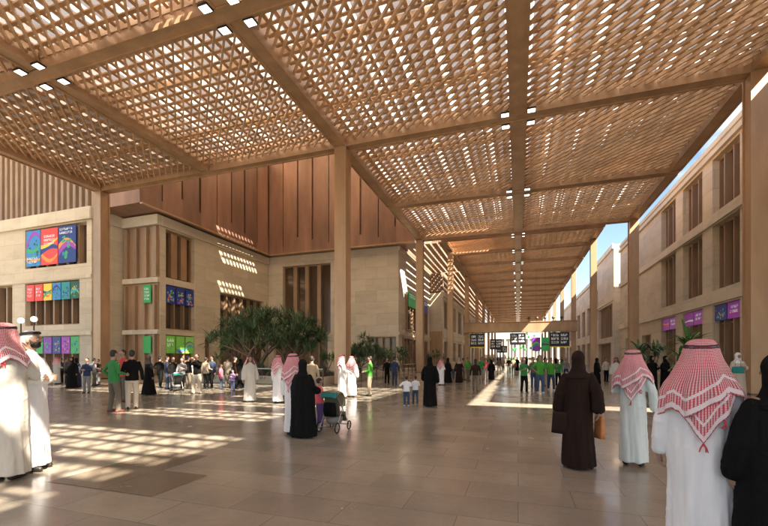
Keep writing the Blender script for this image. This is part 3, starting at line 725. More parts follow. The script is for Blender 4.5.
def along(x, Zc, z=0):
    Xc = (x-384)/400*Zc; return Vector((Xc*.948-Zc*.318, Zc*.948+Xc*.318, z))
dragon_tree(along(270, 27.5), 5.7, 4.3, 'large dragon tree with wide dark spiky crown, left of the nearest left column', 3, 340)
dragon_tree(along(362, 31), 3.9, 1.9, 'smaller dragon tree right of the nearest left column', 5, 130, .65)
def bush(name, loc, h, n, w, label, seed, leafm='leaf', L=.8, group=None):
    r = random.Random(seed); root = empty(name, loc); tag(root, label, 'plant', group); bm = BM(); tb = BM()
    for i in range(n):
        a = r.uniform(0, 2*PI); q = r.random()*w; c = (math.cos(a)*q, math.sin(a)*q, h*r.uniform(.35, .75))
        tube(tb, [(c[0]*.3, c[1]*.3, 0), c], .02, 5); rosette(bm, c, 16, L*r.uniform(.7, 1.1)*h*.55, .07*h*.6, r, .45, .5)
    obj('stem', tb, M('bark'), root); obj('foliage', bm, M(leafm), root); return root
bl = [(213, 24.8, 1.9, 5, .5, 'spiky shrub left of the large dragon tree', 'leaf'), (232, 25.5, 1.5, 6, .8, 'low shrub under the left side of the large dragon tree', 'leaf'), (300, 26, 1.4, 7, .9, 'low shrub under the right side of the large dragon tree', 'leaf_bright'),
      (322, 27, 1.9, 7, .8, 'yellow green shrub just left of the nearest left column', 'leaf_bright'), (352, 28, 1.6, 7, .9, 'low shrub just right of the nearest left column', 'leaf'), (388, 36, 2.4, 8, 1., 'palm like shrub beside the stone corner, left of the second left column', 'leaf'),
      (404, 37, 2.8, 8, .9, 'palm like shrub in front of the second left column', 'leaf'), (436, 46, 2.4, 8, 1.2, 'shrub right of the second left column', 'leaf'), (262, 25, 1.2, 7, .9, 'low shrub in front of the large dragon tree trunk', 'leaf'),
      (172, 27.5, 1.6, 5, .6, 'spiky shrub behind the people left of the planter', 'leaf'), (647, 21, 2.9, 8, .6, 'leafy shrub behind the pale green robed man', 'leaf'), (686, 15, 3.0, 7, .45, 'leafy shrub left of the foreground robed man head', 'leaf_bright'), (116, 29.5, 1.9, 5, .5, 'dark shrub at the foot of the far left column', 'leaf')]
for i, (x_, Zc, h, n, w, lb, lm) in enumerate(bl): bush('shrub', along(x_, Zc, 0 if x_ in (172, 116, 647, 686) else .3), h, n, w, lb, 100+i, lm)
def tub(loc, label):
    r_ = empty('planter_tub', loc); tag(r_, label, 'planter'); bm = BM()
    rr = [[Vector((q*math.cos(2*PI*k/20), q*math.sin(2*PI*k/20), z)) for k in range(20)] for q, z in ((.3, 0), (.42, .55), (.45, .6), (.40, .6), (.38, .5))]
    rings(bm, rr); obj('pot', bm, M('stone_trim'), r_, True)
for x_, Zc, lb in ((172, 27.5, 'round stone tub behind the people left of the planter'), (116, 29.5, 'round stone tub at the foot of the far left column'), (647, 21, 'round stone tub behind the pale green robed man'), (686, 15, 'round stone tub beside the foreground robed man')):
    tub(along(x_, Zc), lb)
def planter(x0, x1, y0, y1, label):
    r_ = empty('planter', ((x0+x1)/2, (y0+y1)/2, 0)); tag(r_, label, 'planter'); h = .45
    bm = BM(); box(bm, x0, x1, y0, y0+.25, 0, h); box(bm, x0, x1, y1-.25, y1, 0, h); box(bm, x0, x0+.25, y0+.252, y1-.252, 0, h); box(bm, x1-.25, x1, y0+.252, y1-.252, 0, h)
    addp(r_, 'kerb', bm, 'stone_trim'); bm = BM(); box(bm, x0+.252, x1-.252, y0+.252, y1-.252, 0, h-.1); addp(r_, 'soil', bm, 'soil')
def railing(pts, label):
    r_ = empty('railing', (*pts[0], 0)); tag(r_, label, 'railing'); rb = BM(); pb = BM()
    for a, b in zip(pts, pts[1:]):
        a = Vector((*a, 0)); b = Vector((*b, 0)); n = max(1, round((b-a).length/1.6))
        for z, w in ((.95, .06), (.5, .03), (.12, .03)): beam(rb, a+Vector((0, 0, z)), b+Vector((0, 0, z)), w, w)
        for k in range(n+1):
            p = a.lerp(b, k/n); box(pb, p.x-.03, p.x+.03, p.y-.03, p.y+.03, 0, .91)
    addp(r_, 'rail', rb, 'steel'); addp(r_, 'post', pb, 'dark_bronze')
planter(-21.5, -11.0, 21.2, 32, 'long low stone planter holding the large dragon tree'); railing([(-22.2, 20.6), (-10.6, 20.6)], 'steel railing in front of the large planter')
planter(-13.0, -10.9, 33, 43.2, 'low stone planter along the street by the stone corner'); railing([(-10.2, 24), (-10.2, 41)], 'steel railing along the street between two left columns')
for i in range(26):
    r_ = random.Random(i); 
    bush('ground_plant', (r_.uniform(-20.8, -11.5), r_.uniform(21.7, 24.5), .35), r_.uniform(.5, .9), 4, .3, 'low leafy plant in the front strip of the large planter', 300+i, r_.choice(('leaf', 'leaf', 'leaf_bright')), 1.2, 'low plants along the front of the large planter')
# ------------------------------------------------------------------ people (figures face local +Y, height 1.78)
V = Vector
def folds(a, amp, seed, n1=9, n2=17):
    return 1+amp*(.55*math.sin(n1*a+seed*1.7)+.3*math.sin(n2*a+seed*3.1)+.25*math.sin((n1-4)*a-seed))
def cloth_rings(bm, prof, seed=0, n=72):
    """prof: (z, cx, cy, rx, ry, fold)"""
    rr = []
    # interpolate
    P = []
    for a, b in zip(prof, prof[1:]):
        for k in range(4): P.append([a[i]+(b[i]-a[i])*k/4 for i in range(6)])
    P.append(list(prof[-1]))
    for z, cx, cy, rx, ry, f in P:
        rr.append([V((cx+rx*math.cos(2*PI*i/n)*folds(2*PI*i/n+z*.35, f, seed), cy+ry*math.sin(2*PI*i/n)*folds(2*PI*i/n+z*.35, f, seed), z)) for i in range(n)])
    rings(bm, rr)
# arm poses: elbow, wrist for a right arm (+x side); mirrored for left
ARM = dict(down=((.255, -.01, 1.13), (.27, .04, .87)), out=((.31, 0, 1.15), (.36, .05, .9)), fore=((.25, -.02, 1.14), (.19, .22, 1.08)), push=((.26, .0, 1.14), (.17, .33, 1.05)),
           face=((.27, .10, 1.18), (.12, .24, 1.46)), cross=((.26, .05, 1.15), (.01, .185, 1.17)), hip=((.36, -.08, 1.17), (.20, .02, 1.02)), swingf=((.25, .10, 1.15), (.25, .27, .96)), swingb=((.25, -.14, 1.15), (.26, -.16, .90)),
           photo=((.24, .16, 1.28), (.10, .30, 1.52)), hold=((.24, .05, 1.13), (.12, .24, 1.2)))
def mir(p, s): return V((p[0]*s, p[1], p[2]))
HANDS = {}
def hand_mesh(fine, curl):
    """right hand hanging from the wrist at the origin, fingers towards -z, palm towards -x"""
    bm = BM()
    ell(bm, (0, .0, -.045), (.017, .041, .052), 12, 8)
    tube(bm, [(0, 0, .035), (0, 0, -.02)], [.024, .022], 10, 1.25)
    for i, (y, L) in enumerate(((.030, .072), (.011, .080), (-.009, .074), (-.028, .058))):
        c = curl*(.8+.15*i); p = V((0, y, -.085)); pts = [p]; ang = 0; rad = .0098-.0006*i
        for seg in (.45, .32, .25):
            ang += c; p = p+V((-math.sin(ang), 0, -math.cos(ang)))*L*seg; pts.append(p)
        tube(bm, pts, [rad, rad*.95, rad*.88, rad*.75], 8)
    pts = [V((-.004, .030, -.03)), V((-.014, .050, -.06)), V((-.022, .054, -.085)), V((-.028, .048, -.104))]
    tube(bm, pts, [.013, .0115, .010, .0085], 8)
    return fuse(bm, fine, 2, .4)
def get_hand(fine, curl):
    k = (fine, curl)
    if k not in HANDS: HANDS[k] = hand_mesh(fine, curl)
    return HANDS[k]
def add_hand(bm, wrist, elbow, s, fine, curl):
    d = (wrist-elbow).normalized(); me = get_hand(fine, curl)
    z = -d; x = V((s, 0, 0)); x = (x-z*x.dot(z)).normalized(); y = z.cross(x)
    if s < 0: y = -y
    m = Matrix((x, y, z)).transposed()
    vs = [bm.verts.new(wrist+m @ V((v.co.x, v.co.y, v.co.z))) for v in me.vertices]
    for p in me.polygons: bm.faces.new([vs[i] for i in p.vertices])
def head_prims(bm, tilt, near):
    c = V((0, .012, 1.675))
    ell(bm, c, (.076, .094, .102), 20, 14); ell(bm, (0, .045, 1.612), (.052, .055, .062), 16, 10)
    ell(bm, (0, .078, 1.583), (.022, .02, .02)); ell(bm, (0, .098, 1.694), (.05, .018, .016))
    tube(bm, [(0, .098, 1.685), (0, .118, 1.652)], [.009, .015], 8); ell(bm, (0, .116, 1.648), (.019, .013, .010))
    ell(bm, (0, .094, 1.617), (.024, .012, .007)); ell(bm, (0, .091, 1.604), (.021, .012, .007))
    for s in (-1, 1):
        ell(bm, (s*.042, .082, 1.645), (.02, .018, .018)); ell(bm, (s*.078, .0, 1.655), (.010, .02, .033))
    tube(bm, [(0, -.012, 1.48), (0, .0, 1.60)], [.057, .052], 14)
def body(kind, arms, stance, near, curl=.35, head_z=0, sit=False):
    bm = BM(); vox = .008 if near else .018
    casual = kind == 'casual'
    head_prims(bm, 0, near)
    cloth_rings(bm, [(.84, 0, 0, .14, .10, 0), (.95, 0, -.01, .155, .11, 0), (1.1, 0, 0, .13, .10, 0), (1.3, 0, 0, .155, .11, 0), (1.42, 0, -.005, .15, .085, 0), (1.49, 0, -.008, .06, .055, 0)], 0, 24)
    for s, nm in ((1, arms[1]), (-1, arms[0])):
        e, w = ARM[nm]; e = mir(e, s); w = mir(w, s)
        tube(bm, [mir((.155, -.005, 1.42), s), mir((.19, -.005, 1.38), s), e, w], [.05, .048, .036, .026], 12)
    for s, (fx, fy) in zip((-1, 1), stance):
        hip = V((s*.085, 0, .90)); foot = V((fx, fy, .08)); knee = (hip+foot)/2+V((s*.01, .035+abs(fy)*.08, .03))
        tube(bm, [hip, knee, foot], [.078, .052, .036], 12); tube(bm, [foot+V((0, -.03, -.03)), foot+V((0, .13, -.045))], [.035, .028], 8, .8)
    me = fuse(bm, vox, 3 if near else 2, .4)
    b2 = BM(); b2.from_mesh(me)
    for s, nm in ((1, arms[1]), (-1, arms[0])):
        e, w = ARM[nm]; add_hand(b2, mir(w, s), mir(e, s), s, .004 if near else .007, curl)
    out = bpy.data.meshes.new('body'); b2.to_mesh(out); b2.free(); smooth_mesh(out); return out
def robe(kind, arms, seed, near, hem=.05, stance=None, wide=1.0):
    bm = BM()
    st = max([abs(fy) for fx, fy in (stance or [(0, 0)])]+[0])
    if kind == 'thobe':
        pr = [(hem, 0, 0, .225*wide, .165+st*.8, .055), (.3, 0, 0, .215*wide, .16+st*.6, .05), (.6, 0, 0, .205*wide, .155+st*.3, .035), (.92, 0, -.005, .205*wide, .15, .02), (1.1, 0, .005, .195*wide, .145, .015), (1.28, 0, 0, .205*wide, .145, .008),
              (1.38, 0, -.005, .205, .12, 0), (1.43, 0, -.008, .17, .098, 0), (1.475, 0, -.008, .09, .075, 0), (1.515, 0, -.004, .066, .064, 0)]
        ar = (.068, .064, .058, .056)
    else:
        pr = [(hem, 0, 0, .27*wide, .22+st*.8, .07), (.3, 0, 0, .255*wide, .205+st*.5, .06), (.6, 0, 0, .24*wide, .19+st*.25, .05), (.92, 0, 0, .235*wide, .18, .04), (1.15, 0, .0, .225*wide, .17, .03), (1.3, 0, 0, .225*wide, .16, .02),
              (1.38, 0, -.005, .21, .135, .01), (1.43, 0, -.008, .17, .11, 0), (1.48, 0, -.008, .09, .08, 0), (1.52, 0, -.004, .07, .068, 0)]
        ar = (.075, .085, .085, .09)
    cloth_rings(bm, pr, seed, 96 if near else 56)
    for s, nm in ((1, arms[1]), (-1, arms[0])):
        e, w = ARM[nm]; e = mir(e, s); w = mir(w, s)
        sh = mir((.165, -.005, 1.395), s); m1 = sh.lerp(e, .5); m2 = e.lerp(w, .5)
        tube(bm, [sh, m1, e, m2, e.lerp(w, .93)], [ar[0], ar[1], ar[1]*.96, ar[2], ar[3]], 14)
    me = fuse(bm, .009 if near else .016, 4 if near else 2, .5)
    nn_ = [v.normal.copy() for v in me.vertices]; out = []
    for v, nv in zip(me.vertices, nn_):
        c = v.co.copy(); up = max(0, min(1, (1.5-c.z)/.2))
        q = noise.noise(V((c.x*11+seed, c.y*11, c.z*1.1)))*.018+noise.noise(V((c.x*24, c.y*24+seed, c.z*5)))*.006
        cr = 1-abs(noise.noise(V((c.x*6+c.z*4, c.y*8+seed*2, c.z*7-c.x*3))))*2
        q += max(0, cr-.55)*.009*(1 if abs(c.x) > .17 or .9 < c.z < 1.3 else .35)
        out += list(c+nv*(q*up))
    me.vertices.foreach_set('co', out); me.update()
    return me
def ghutra(seed, near, long=1.0, side=0.0):
    """headcloth: sheet wrapped round the head, falling over shoulders and back to a point"""
    bm = BM(); uvl = bm.loops.layers.uv.new('UVMap'); uvh = bm.loops.layers.uv.new('hem')
    na, nt = (64, 46) if near else (36, 24)
    def layer(off, hemf, amp, sd):
        A = R(128); grid = []
        def prof(z):   # rx, ry, cy
            P = [(1.792, .0, .0, .0), (1.785, .045, .05, .0), (1.765, .07, .085, 0), (1.73, .09, .11, 0), (1.68, .100, .120, -.005), (1.62, .120, .130, -.02), (1.56, .150, .135, -.03), (1.50, .178, .138, -.03), (1.44, .215, .148, -.02), (1.38, .240, .163, -.01), (1.25, .250, .172, -.005), (.8, .245, .185, 0)]
            if z >= P[0][0]: return P[0][1:]
            for a, b in zip(P, P[1:]):
                if z >= b[0]:
                    t = (a[0]-z)/(a[0]-b[0]); return tuple(a[i]+(b[i]-a[i])*t for i in (1, 2, 3))
            return P[-1][1:]
        for i in range(na+1):
            th = -A+2*A*i/na; hem = hemf(th/A); row = []; acc = 0; last = None
            for j in range(nt+1):
                t = j/nt; z = 1.790-(1.790-hem)*(t**1.0 if t > .35 else t*(.35+.65*(t/.35)) if False else t)
                rx, ry, cy = prof(z); low = max(0, min(1, (1.56-z)/.25))
                k = 1+amp*low*(math.sin(11*th+sd)+.6*math.sin(19*th+sd*2)+.5*math.sin(5*th-sd+z*5)); k += .03*math.sin(9*th+sd)*(1 if z < 1.7 else 0)
                a = -PI/2+th
                p = V((math.cos(a)*(rx+off)*k, cy+math.sin(a)*(ry+off)*k, z)); 
                if last is not None: acc += (p-last).length
                last = p; row.append((p, th*.16, acc))
            grid.append([(p, u, v, acc-v) for p, u, v in row])
        vv = [[bm.verts.new(q[0]) for q in row] for row in grid]
        for i in range(na):
            for j in range(nt):
                ids = ((i, j), (i+1, j), (i+1, j+1), (i, j+1))
                f = bm.faces.new([vv[a][b] for a, b in ids])
                for lp, (a, b) in zip(f.loops, ids): lp[uvl].uv = grid[a][b][1:3]; lp[uvh].uv = (grid[a][b][3], 0)
        # tassels along the tips
        return grid
    L = long
    g1 = layer(.004, lambda s: 1.50-(.50*L)*max(0, 1-abs(s-side)*1.7)-.14*L*max(0, 1-abs(abs(s-side*.5)-.72)*4.5), .034, seed)
    g2 = layer(.020, lambda s: 1.46-(.28*L)*max(0, 1-abs(s+.18)*1.5)-.20*L*max(0, 1-abs(s-.62)*3.2)-.22*L*max(0, 1-abs(s+.66)*3.2), .046, seed+2)
    for f in bm.faces: f.smooth = True
    rr = random.Random(seed)
    if near:
        for g in (g1,):
            best = sorted(range(len(g)), key=lambda i: g[i][-1][0].z)[:1]+[len(g)//2+7]
            for i in best:
                p = g[i][-1][0]
                for k in range(3): tube(bm, [p, p+V((rr.uniform(-.02, .02), -.01, -.03)), p+V((rr.uniform(-.03, .03), -.005, -.06))], [.006, .005, .004], 6)
    me = bpy.data.meshes.new('headcloth'); bm.to_mesh(me); bm.free(); me.materials.append(M('ghutra')); return me
def agal():
    bm = BM()
    for z, q in ((1.728, .004), (1.742, .0)):
        pts = [V((math.cos(2*PI*k/28)*(.104+q), math.sin(2*PI*k/28)*(.126+q)-.0, z+.012*math.sin(2*PI*k/28))) for k in range(28)]
        rr = []
        for k in range(28):
            t = (pts[(k+1) % 28]-pts[k-1]).normalized(); s = t.cross(V((0, 0, 1))); u = s.cross(t)
            rr.append([pts[k]+s*(.010*math.cos(a))+u*(.010*math.sin(a)) for a in [2*PI*j/8 for j in range(8)]])
        rr.append(rr[0]); rings(bm, rr, cap=False)
    me = bpy.data.meshes.new('agal'); bmesh.ops.recalc_face_normals(bm, faces=bm.faces); bm.to_mesh(me); bm.free(); smooth_mesh(me); me.materials.append(M('cord')); return me
def scarf(seed, near, long=False):
    bm = BM(); 
    ell(bm, (0, -.012, 1.688), (.096, .112, .118), 24, 16)
    cloth_rings(bm, [(1.30 if long else 1.37, 0, -.01, .235 if long else .2, .165, .03), (1.42, 0, -.012, .20, .14, .02), (1.47, 0, -.015, .125, .105, .015), (1.54, 0, -.01, .092, .09, .01), (1.62, 0, -.012, .092, .098, 0), (1.70, 0, -.02, .08, .09, 0)], seed, 40)
    return fuse(bm, .009 if near else .015, 3, .5)
def shirt(arms, seed, near, sleeve=1.0, L=.86, fat=1.0):
    bm = BM()
    cloth_rings(bm, [(L, 0, 0, .178*fat, .128*fat, .03), (.97, 0, 0, .175*fat, .128*fat, .025), (1.1, 0, 0, .165*fat, .125*fat, .015), (1.28, 0, 0, .185*fat, .13*fat, .008), (1.38, 0, -.005, .19, .11, 0), (1.43, 0, -.008, .16, .09, 0), (1.475, 0, -.008, .085, .07, 0), (1.50, 0, -.004, .066, .06, 0)], seed, 48)
    for s, nm in ((1, arms[1]), (-1, arms[0])):
        e, w = ARM[nm]; e = mir(e, s); w = mir(w, s); sh = mir((.165, -.005, 1.395), s)
        if sleeve >= 1: tube(bm, [sh, sh.lerp(e, .5), e, e.lerp(w, .9)], [.066, .06, .053, .043], 12)
        else: tube(bm, [sh, sh.lerp(e, .5), sh.lerp(e, .85)], [.066, .062, .06], 12)
    return fuse(bm, .010 if near else .015, 3, .5)
def trousers(stance, seed, near, wide=1.0):
    bm = BM(); cloth_rings(bm, [(.80, 0, 0, .13, .11, .02), (.88, 0, 0, .165, .125, .02), (.97, 0, 0, .158, .118, .0), (1.0, 0, 0, .15, .112, 0)], seed, 32)
    for s, (fx, fy) in zip((-1, 1), stance):
        hip = V((s*.085, 0, .86)); foot = V((fx, fy, .07)); knee = (hip+foot)/2+V((s*.01, .035+abs(fy)*.08, .03))
        tube(bm, [hip, hip.lerp(knee, .5), knee, knee.lerp(foot, .5), foot], [.096*wide, .09*wide, .074*wide, .067*wide, .064*wide], 14)
    return fuse(bm, .010 if near else .016, 2, .5)
def shoes(stance, heel=0):
    bm = BM()
    for s, (fx, fy) in zip((-1, 1), stance):
        tube(bm, [(fx, fy-.05, .045), (fx, fy+.04, .042), (fx+s*.012, fy+.15, .034)], [.042, .044, .034], 12, .85); 
    for v in bm.verts: v.co.z = max(v.co.z, 0.002)
    return bm
def hair(long=False, bald=False):
    bm = BM()
    c = (0, -.012, 1.70); ell(bm, c, (.083, .098, .092), 18, 12)
    if long: ell(bm, (0, -.05, 1.60), (.085, .06, .13), 16, 10)
    ell(bm, (0, -.038, 1.66), (.080, .068, .085), 16, 10)
    me = fuse(bm, .011, 2, .5); 
    for v in me.vertices: v.co += V((0, 0, 0))+V((noise.noise(v.co*40), noise.noise(v.co*40+V((5, 0, 0))), noise.noise(v.co*40+V((0, 5, 0)))))*.006
    return me
def beard():
    bm = BM(); ell(bm, (0, .05, 1.600), (.058, .060, .045), 16, 10); ell(bm, (0, .102, 1.632), (.026, .012, .006)); 
    for s in (-1, 1): tube(bm, [(s*.070, .03, 1.66), (s*.060, .055, 1.61)], [.010, .02], 8)
    return fuse(bm, .006, 2, .4)
def face_bits(root):
    b = BM()
    for s in (-1, 1): ell(b, (s*.031, .098, 1.675), (.013, .009, .0085), 12, 8)
    obj('eye', b, M('eye_white'), root, True); b = BM()
    for s in (-1, 1): ell(b, (s*.031, .1055, 1.675), (.006, .003, .006), 10, 6)
    obj('iris', b, M('eye'), root.children[-1], True); b = BM()
    for s in (-1, 1): tube(b, [(s*.014, .110, 1.692), (s*.032, .109, 1.698), (s*.05, .096, 1.692)], [.004, .0045, .003], 6)
    obj('eyebrow', b, M('hair'), root, True)
CACHE = {}
def cached(key, fn):
    if key not in CACHE: CACHE[key] = fn()
    return CACHE[key]
ST = dict(stand=((-.10, 0), (.10, .02)), wide=((-.16, -.02), (.16, .03)), walk=((-.09, .26), (.09, -.24)), walk2=((-.09, -.24), (.09, .26)), step=((-.09, .12), (.09, -.10)))
def person(x, feet, top, kind, face, label, arms=('down', 'down'), stance='stand', top_c='white', low_c='khaki', shoe='shoe', skin='skin', near=False, seed=1, wide=1.0, group=None, extra=None, long=1.0, side=0, curl=.35, H=None, pos=None, gm='ghutra'):
    p = pos if pos is not None else px(x, feet)
    if H is None: H = (feet-top)/(feet-357.0)*1.65
    hh = 1.78 if kind != 'robe' else 1.80
    s = H/hh; root = None
    heading = R(18.54)-R(face); st = ST[stance]; v = seed % 3
    bme = cached(('b', kind in ('casual',), arms, stance, near, curl), lambda: body(kind, arms, st, near, curl))
    bcp = bme.copy(); bcp.materials.clear(); bcp.materials.append(M(skin))
    root = obj('person', bcp, None); root.location = p; root.rotation_euler = (0, 0, heading)
    ws = 1.0 if H > 1.4 else 1.12
    root.scale = (s*ws, s*ws, s); tag(root, label, 'person', group)
    def ch(name, me, m):
        if isinstance(me, bpy.types.Mesh):
            me = me.copy(); me.materials.clear(); me.materials.append(M(m))
        o = obj(name, me, M(m), root, True); return o
    if kind == 'robe':
        ch('thobe', cached(('t', arms, v, near, stance, wide), lambda: robe('thobe', arms, v, near, .07, st, wide)), 'cloth_'+top_c)
        g = obj('headcloth', cached(('g', v, near, long, side, gm), lambda: ghutra(seed, near, long, side)).copy(), None, root); g.data.materials.clear(); g.data.materials.append(M(gm))
        if near:
            sd = g.modifiers.new('thickness', 'SOLIDIFY'); sd.thickness = .003
        ch('head_cord', cached('agal', agal), 'cord'); ch('sandals', shoes(st), shoe)
    elif kind == 'abaya':
        ch('robe', cached(('a', arms, v, near, stance, wide), lambda: robe('abaya', arms, v, near, .03, st, wide)), 'cloth_'+top_c)
        ch('headscarf', cached(('s', v, near), lambda: scarf(v, near)), 'cloth_'+low_c); ch('shoes', shoes(st), shoe)
    elif kind == 'casual':
        sl = 1.0 if not (extra and 'short' in extra) else .5
        ch('shirt', cached(('sh', arms, v, near, sl), lambda: shirt(arms, v, near, sl)), 'cloth_'+top_c)
        ch('trousers', cached(('tr', stance, v, near, wide), lambda: trousers(st, v, near, wide)), 'cloth_'+low_c); ch('shoes', shoes(st), shoe)
        ch('hair', cached(('h', bool(extra and 'longhair' in extra)), lambda: hair(bool(extra and 'longhair' in extra))), 'hair')
    if extra and 'beard' in extra: ch('beard', cached('beard', beard), 'hair')
    if extra and 'face' in extra: face_bits(root)
    return root
D = ('down', 'down')
# foreground
person(700, 0, 0, 'robe', 34, 'largest man in the right foreground, white robe and red checked headcloth, from behind', arms=('down', 'down'), near=True, seed=2, H=1.80, pos=along(701, 3.15), wide=1.04, long=1.0, curl=.5)
person(780, 0, 0, 'abaya', 5, 'woman in a black robe cut off by the right edge, beside the foreground man', near=True, seed=1, top_c='black', low_c='black', H=1.66, pos=along(777, 2.85), wide=1.15)
bw_ = person(578, 466, 352, 'abaya', 20, 'woman in dark brown robe and headscarf carrying a handbag and paper bag', arms=('down', 'swingb'), near=True, seed=4, top_c='brown', low_c='brown', wide=.88, stance='step')
person(633, 465, 349, 'robe', 40, 'man in pale green robe and red headcloth right of the brown robed woman', arms=('cross', 'down'), near=True, seed=3, top_c='mint', wide=.86)
person(3, 480, 322, 'robe', -10, 'man in a white robe with a deep red headcloth at the left edge', arms=('hip', 'face'), near=True, seed=5, top_c='cream', gm='ghutra_deep', wide=1.12, side=-.2)
lm = person(31, 470, 331, 'bare', 80, 'bearded man in white robe and head cord, arms crossed, at far left', arms=('cross', 'cross'), near=True, seed=6, top_c='cream', extra='beard face')
st = ST['stand']
o = obj('thobe', robe('thobe', ('cross', 'cross'), 1, True, .07, st, 1.0), None, lm, True); o.data.materials.append(M('cloth_cream'))
o = obj('cap', hair(), None, lm, True); o.data = o.data.copy(); o.data.materials.clear(); o.data.materials.append(M('cloth_white'))
o.scale = (1, 1, 1); o = obj('head_cord', CACHE['agal'].copy(), None, lm, True); o.scale = (.85, .80, 1); o.location = (0, -.008, .012); obj('sandals', shoes(st), M('shoe'), lm, True)
# bags
def bag(p, w, d, h, m, hm, label, cat, rz, handle=.16, name='handbag'):
    r_ = empty(name, p, rz); tag(r_, label, cat); bm = BM()
    rr = []
    for k in range(6):
        t = k/5; q = 1-.12*t; z = h*t; n = 24; row = []
        for i in range(n):
            a = 2*PI*i/n; cx, cy = math.cos(a), math.sin(a); e = .35
            row.append(V((math.copysign(abs(cx)**e, cx)*w/2*q, math.copysign(abs(cy)**e, cy)*d/2*(1-.3*t), z)))
        rr.append(row)
    rings(bm, rr); obj('body', bm, M(m), r_, True)
    for s in (-1, 1):
        bm = BM(); tube(bm, [(-w*.28, s*d*.25, h-.01), (-w*.25, s*d*.15, h+handle*.7), (0, 0, h+handle), (w*.25, s*d*.15, h+handle*.7), (w*.28, s*d*.25, h-.01)], .006, 6); obj('handle', bm, M(hm), r_, True)
    return r_
bag(along(561, 6.1, .49), .27, .12, .33, 'leather', 'leather', 'dark leather handbag held low by the brown robed woman', 'handbag', R(-30), .17)
bag(along(599.5, 6.02, .43), .17, .09, .34, 'paper_orange', 'paper', 'small orange brown paper carrier bag with pale handles held by the brown robed woman', 'paper bag', R(-60), .16, 'paper_bag')
# couple with the stroller
person(293, 434, 353, 'robe', 20, 'man in a white robe beside the black robed woman with the stroller', seed=2, near=True, wide=.95, arms=('down', 'down'))
person(303, 437, 360, 'abaya', 25, 'woman in a wide black robe standing beside the child and stroller', arms=('down', 'push'), seed=1, near=True, top_c='black', low_c='black', wide=1.28)
person(319.5, 427, 378, 'casual', 60, 'small child in a pink shirt and purple trousers holding the stroller', arms=('fore', 'push'), seed=3, top_c='pink', low_c='purple', shoe='shoe_white')
person(312, 402, 356, 'casual', 10, 'dark haired man in a tan shirt behind the robed couple', seed=4, top_c='tan', low_c='khaki')
person(278, 403, 355, 'robe', 25, 'man in a white robe with a red headcloth left of the stroller couple', seed=3)
person(250, 402, 355, 'robe', 150, 'man in a cream robe without cord standing alone in the spotted sunlight', seed=1, top_c='cream', gm='ghutra', long=.6)
person(342, 398, 354, 'robe', 70, 'left man of a pair at the nearest left column, dark red headcloth', arms=('down', 'fore'), seed=4, gm='ghutra_deep')
person(351.5, 397, 356, 'robe', -12, 'right man of the pair at the nearest left column, pink headcloth', seed=3)
person(370, 396, 356, 'casual', -80, 'man in a green top and khaki trousers right of the two robed men', arms=('fore', 'fore'), seed=2, top_c='green_bright', low_c='khaki')
# casual group left
person(114, 412, 350, 'casual', 25, 'man in green sweater and grey trousers, left of the group of three', arms=('hip', 'fore'), stance='wide', seed=5, near=True, top_c='green', low_c='olive', shoe='shoe_red')
person(123, 401, 350, 'casual', 200, 'man in a red shirt behind the green sweater man', arms=('down', 'fore'), seed=7, top_c='red', low_c='olive', shoe='shoe_red')
person(132, 409, 350, 'casual', -25, 'man in a black jacket and beige trousers right of the group of three', arms=('fore', 'down'), seed=1, near=True, top_c='black', low_c='beige')
person(149, 395, 356, 'abaya', 40, 'woman in black walking right of the black jacket man', seed=2, top_c='black', low_c='black', wide=.8, stance='step')
person(87, 393, 358, 'casual', 170, 'boy in a black shirt and grey trousers left of the green sweater man', arms=('cross', 'fore'), seed=2, top_c='navy', low_c='grey')
person(197, 394, 354, 'casual', 190, 'person in tan wide trousers holding a camera up in the middle of the left crowd', arms=('photo', 'photo'), stance='wide', seed=3, top_c='black', low_c='beige', wide=1.15)
# black robed woman with two children
person(430, 406, 357, 'abaya', 10, 'woman in black walking with two small children in the middle of the street', arms=('swingf', 'swingb'), seed=4, near=True, top_c='black', low_c='black', wide=.92, stance='step')
person(406.5, 406, 376, 'casual', 15, 'small child in a white shirt and jeans, farther left of the two children', arms=('hip', 'fore'), seed=2, top_c='white', low_c='jeans', shoe='shoe_white', extra='short')
person(415.5, 403, 376, 'casual', -15, 'small child in a white shirt and jeans, nearer to the black robed woman', arms=('hold', 'down'), seed=5, top_c='white', low_c='jeans', stance='step', extra='short')
# right side, behind
person(616, 390, 357, 'robe', 195, 'distant man in white robe between the brown robed woman and pale green robed man', arms=('fore', 'down'), seed=2, top_c='cream', gm='ghutra_deep')
person(597, 384, 358, 'abaya', 90, 'woman in black far behind the right shoulder of the brown robed woman', seed=2, top_c='black', low_c='black')
person(652, 391, 356, 'abaya', 175, 'woman in black facing the viewer, left of two beyond the pale green robed man', arms=('hold', 'down'), seed=1, top_c='black', low_c='black')
person(665.5, 391, 356, 'abaya', 160, 'woman in black facing the viewer, right of two beyond the pale green robed man', arms=('fore', 'fore'), seed=3, top_c='black', low_c='black')
person(738, 398, 353, 'abaya', 190, 'woman in a pale grey robe and white scarf behind the foreground man', arms=('hold', 'hold'), seed=2, top_c='beige', low_c='white')
bag(px(738, 399.5)+V((0, 0, 1.02)), .42, .14, .26, 'cloth_teal', 'cloth_teal', 'teal shoulder bag carried by the pale grey robed woman', 'handbag', R(10), .3)
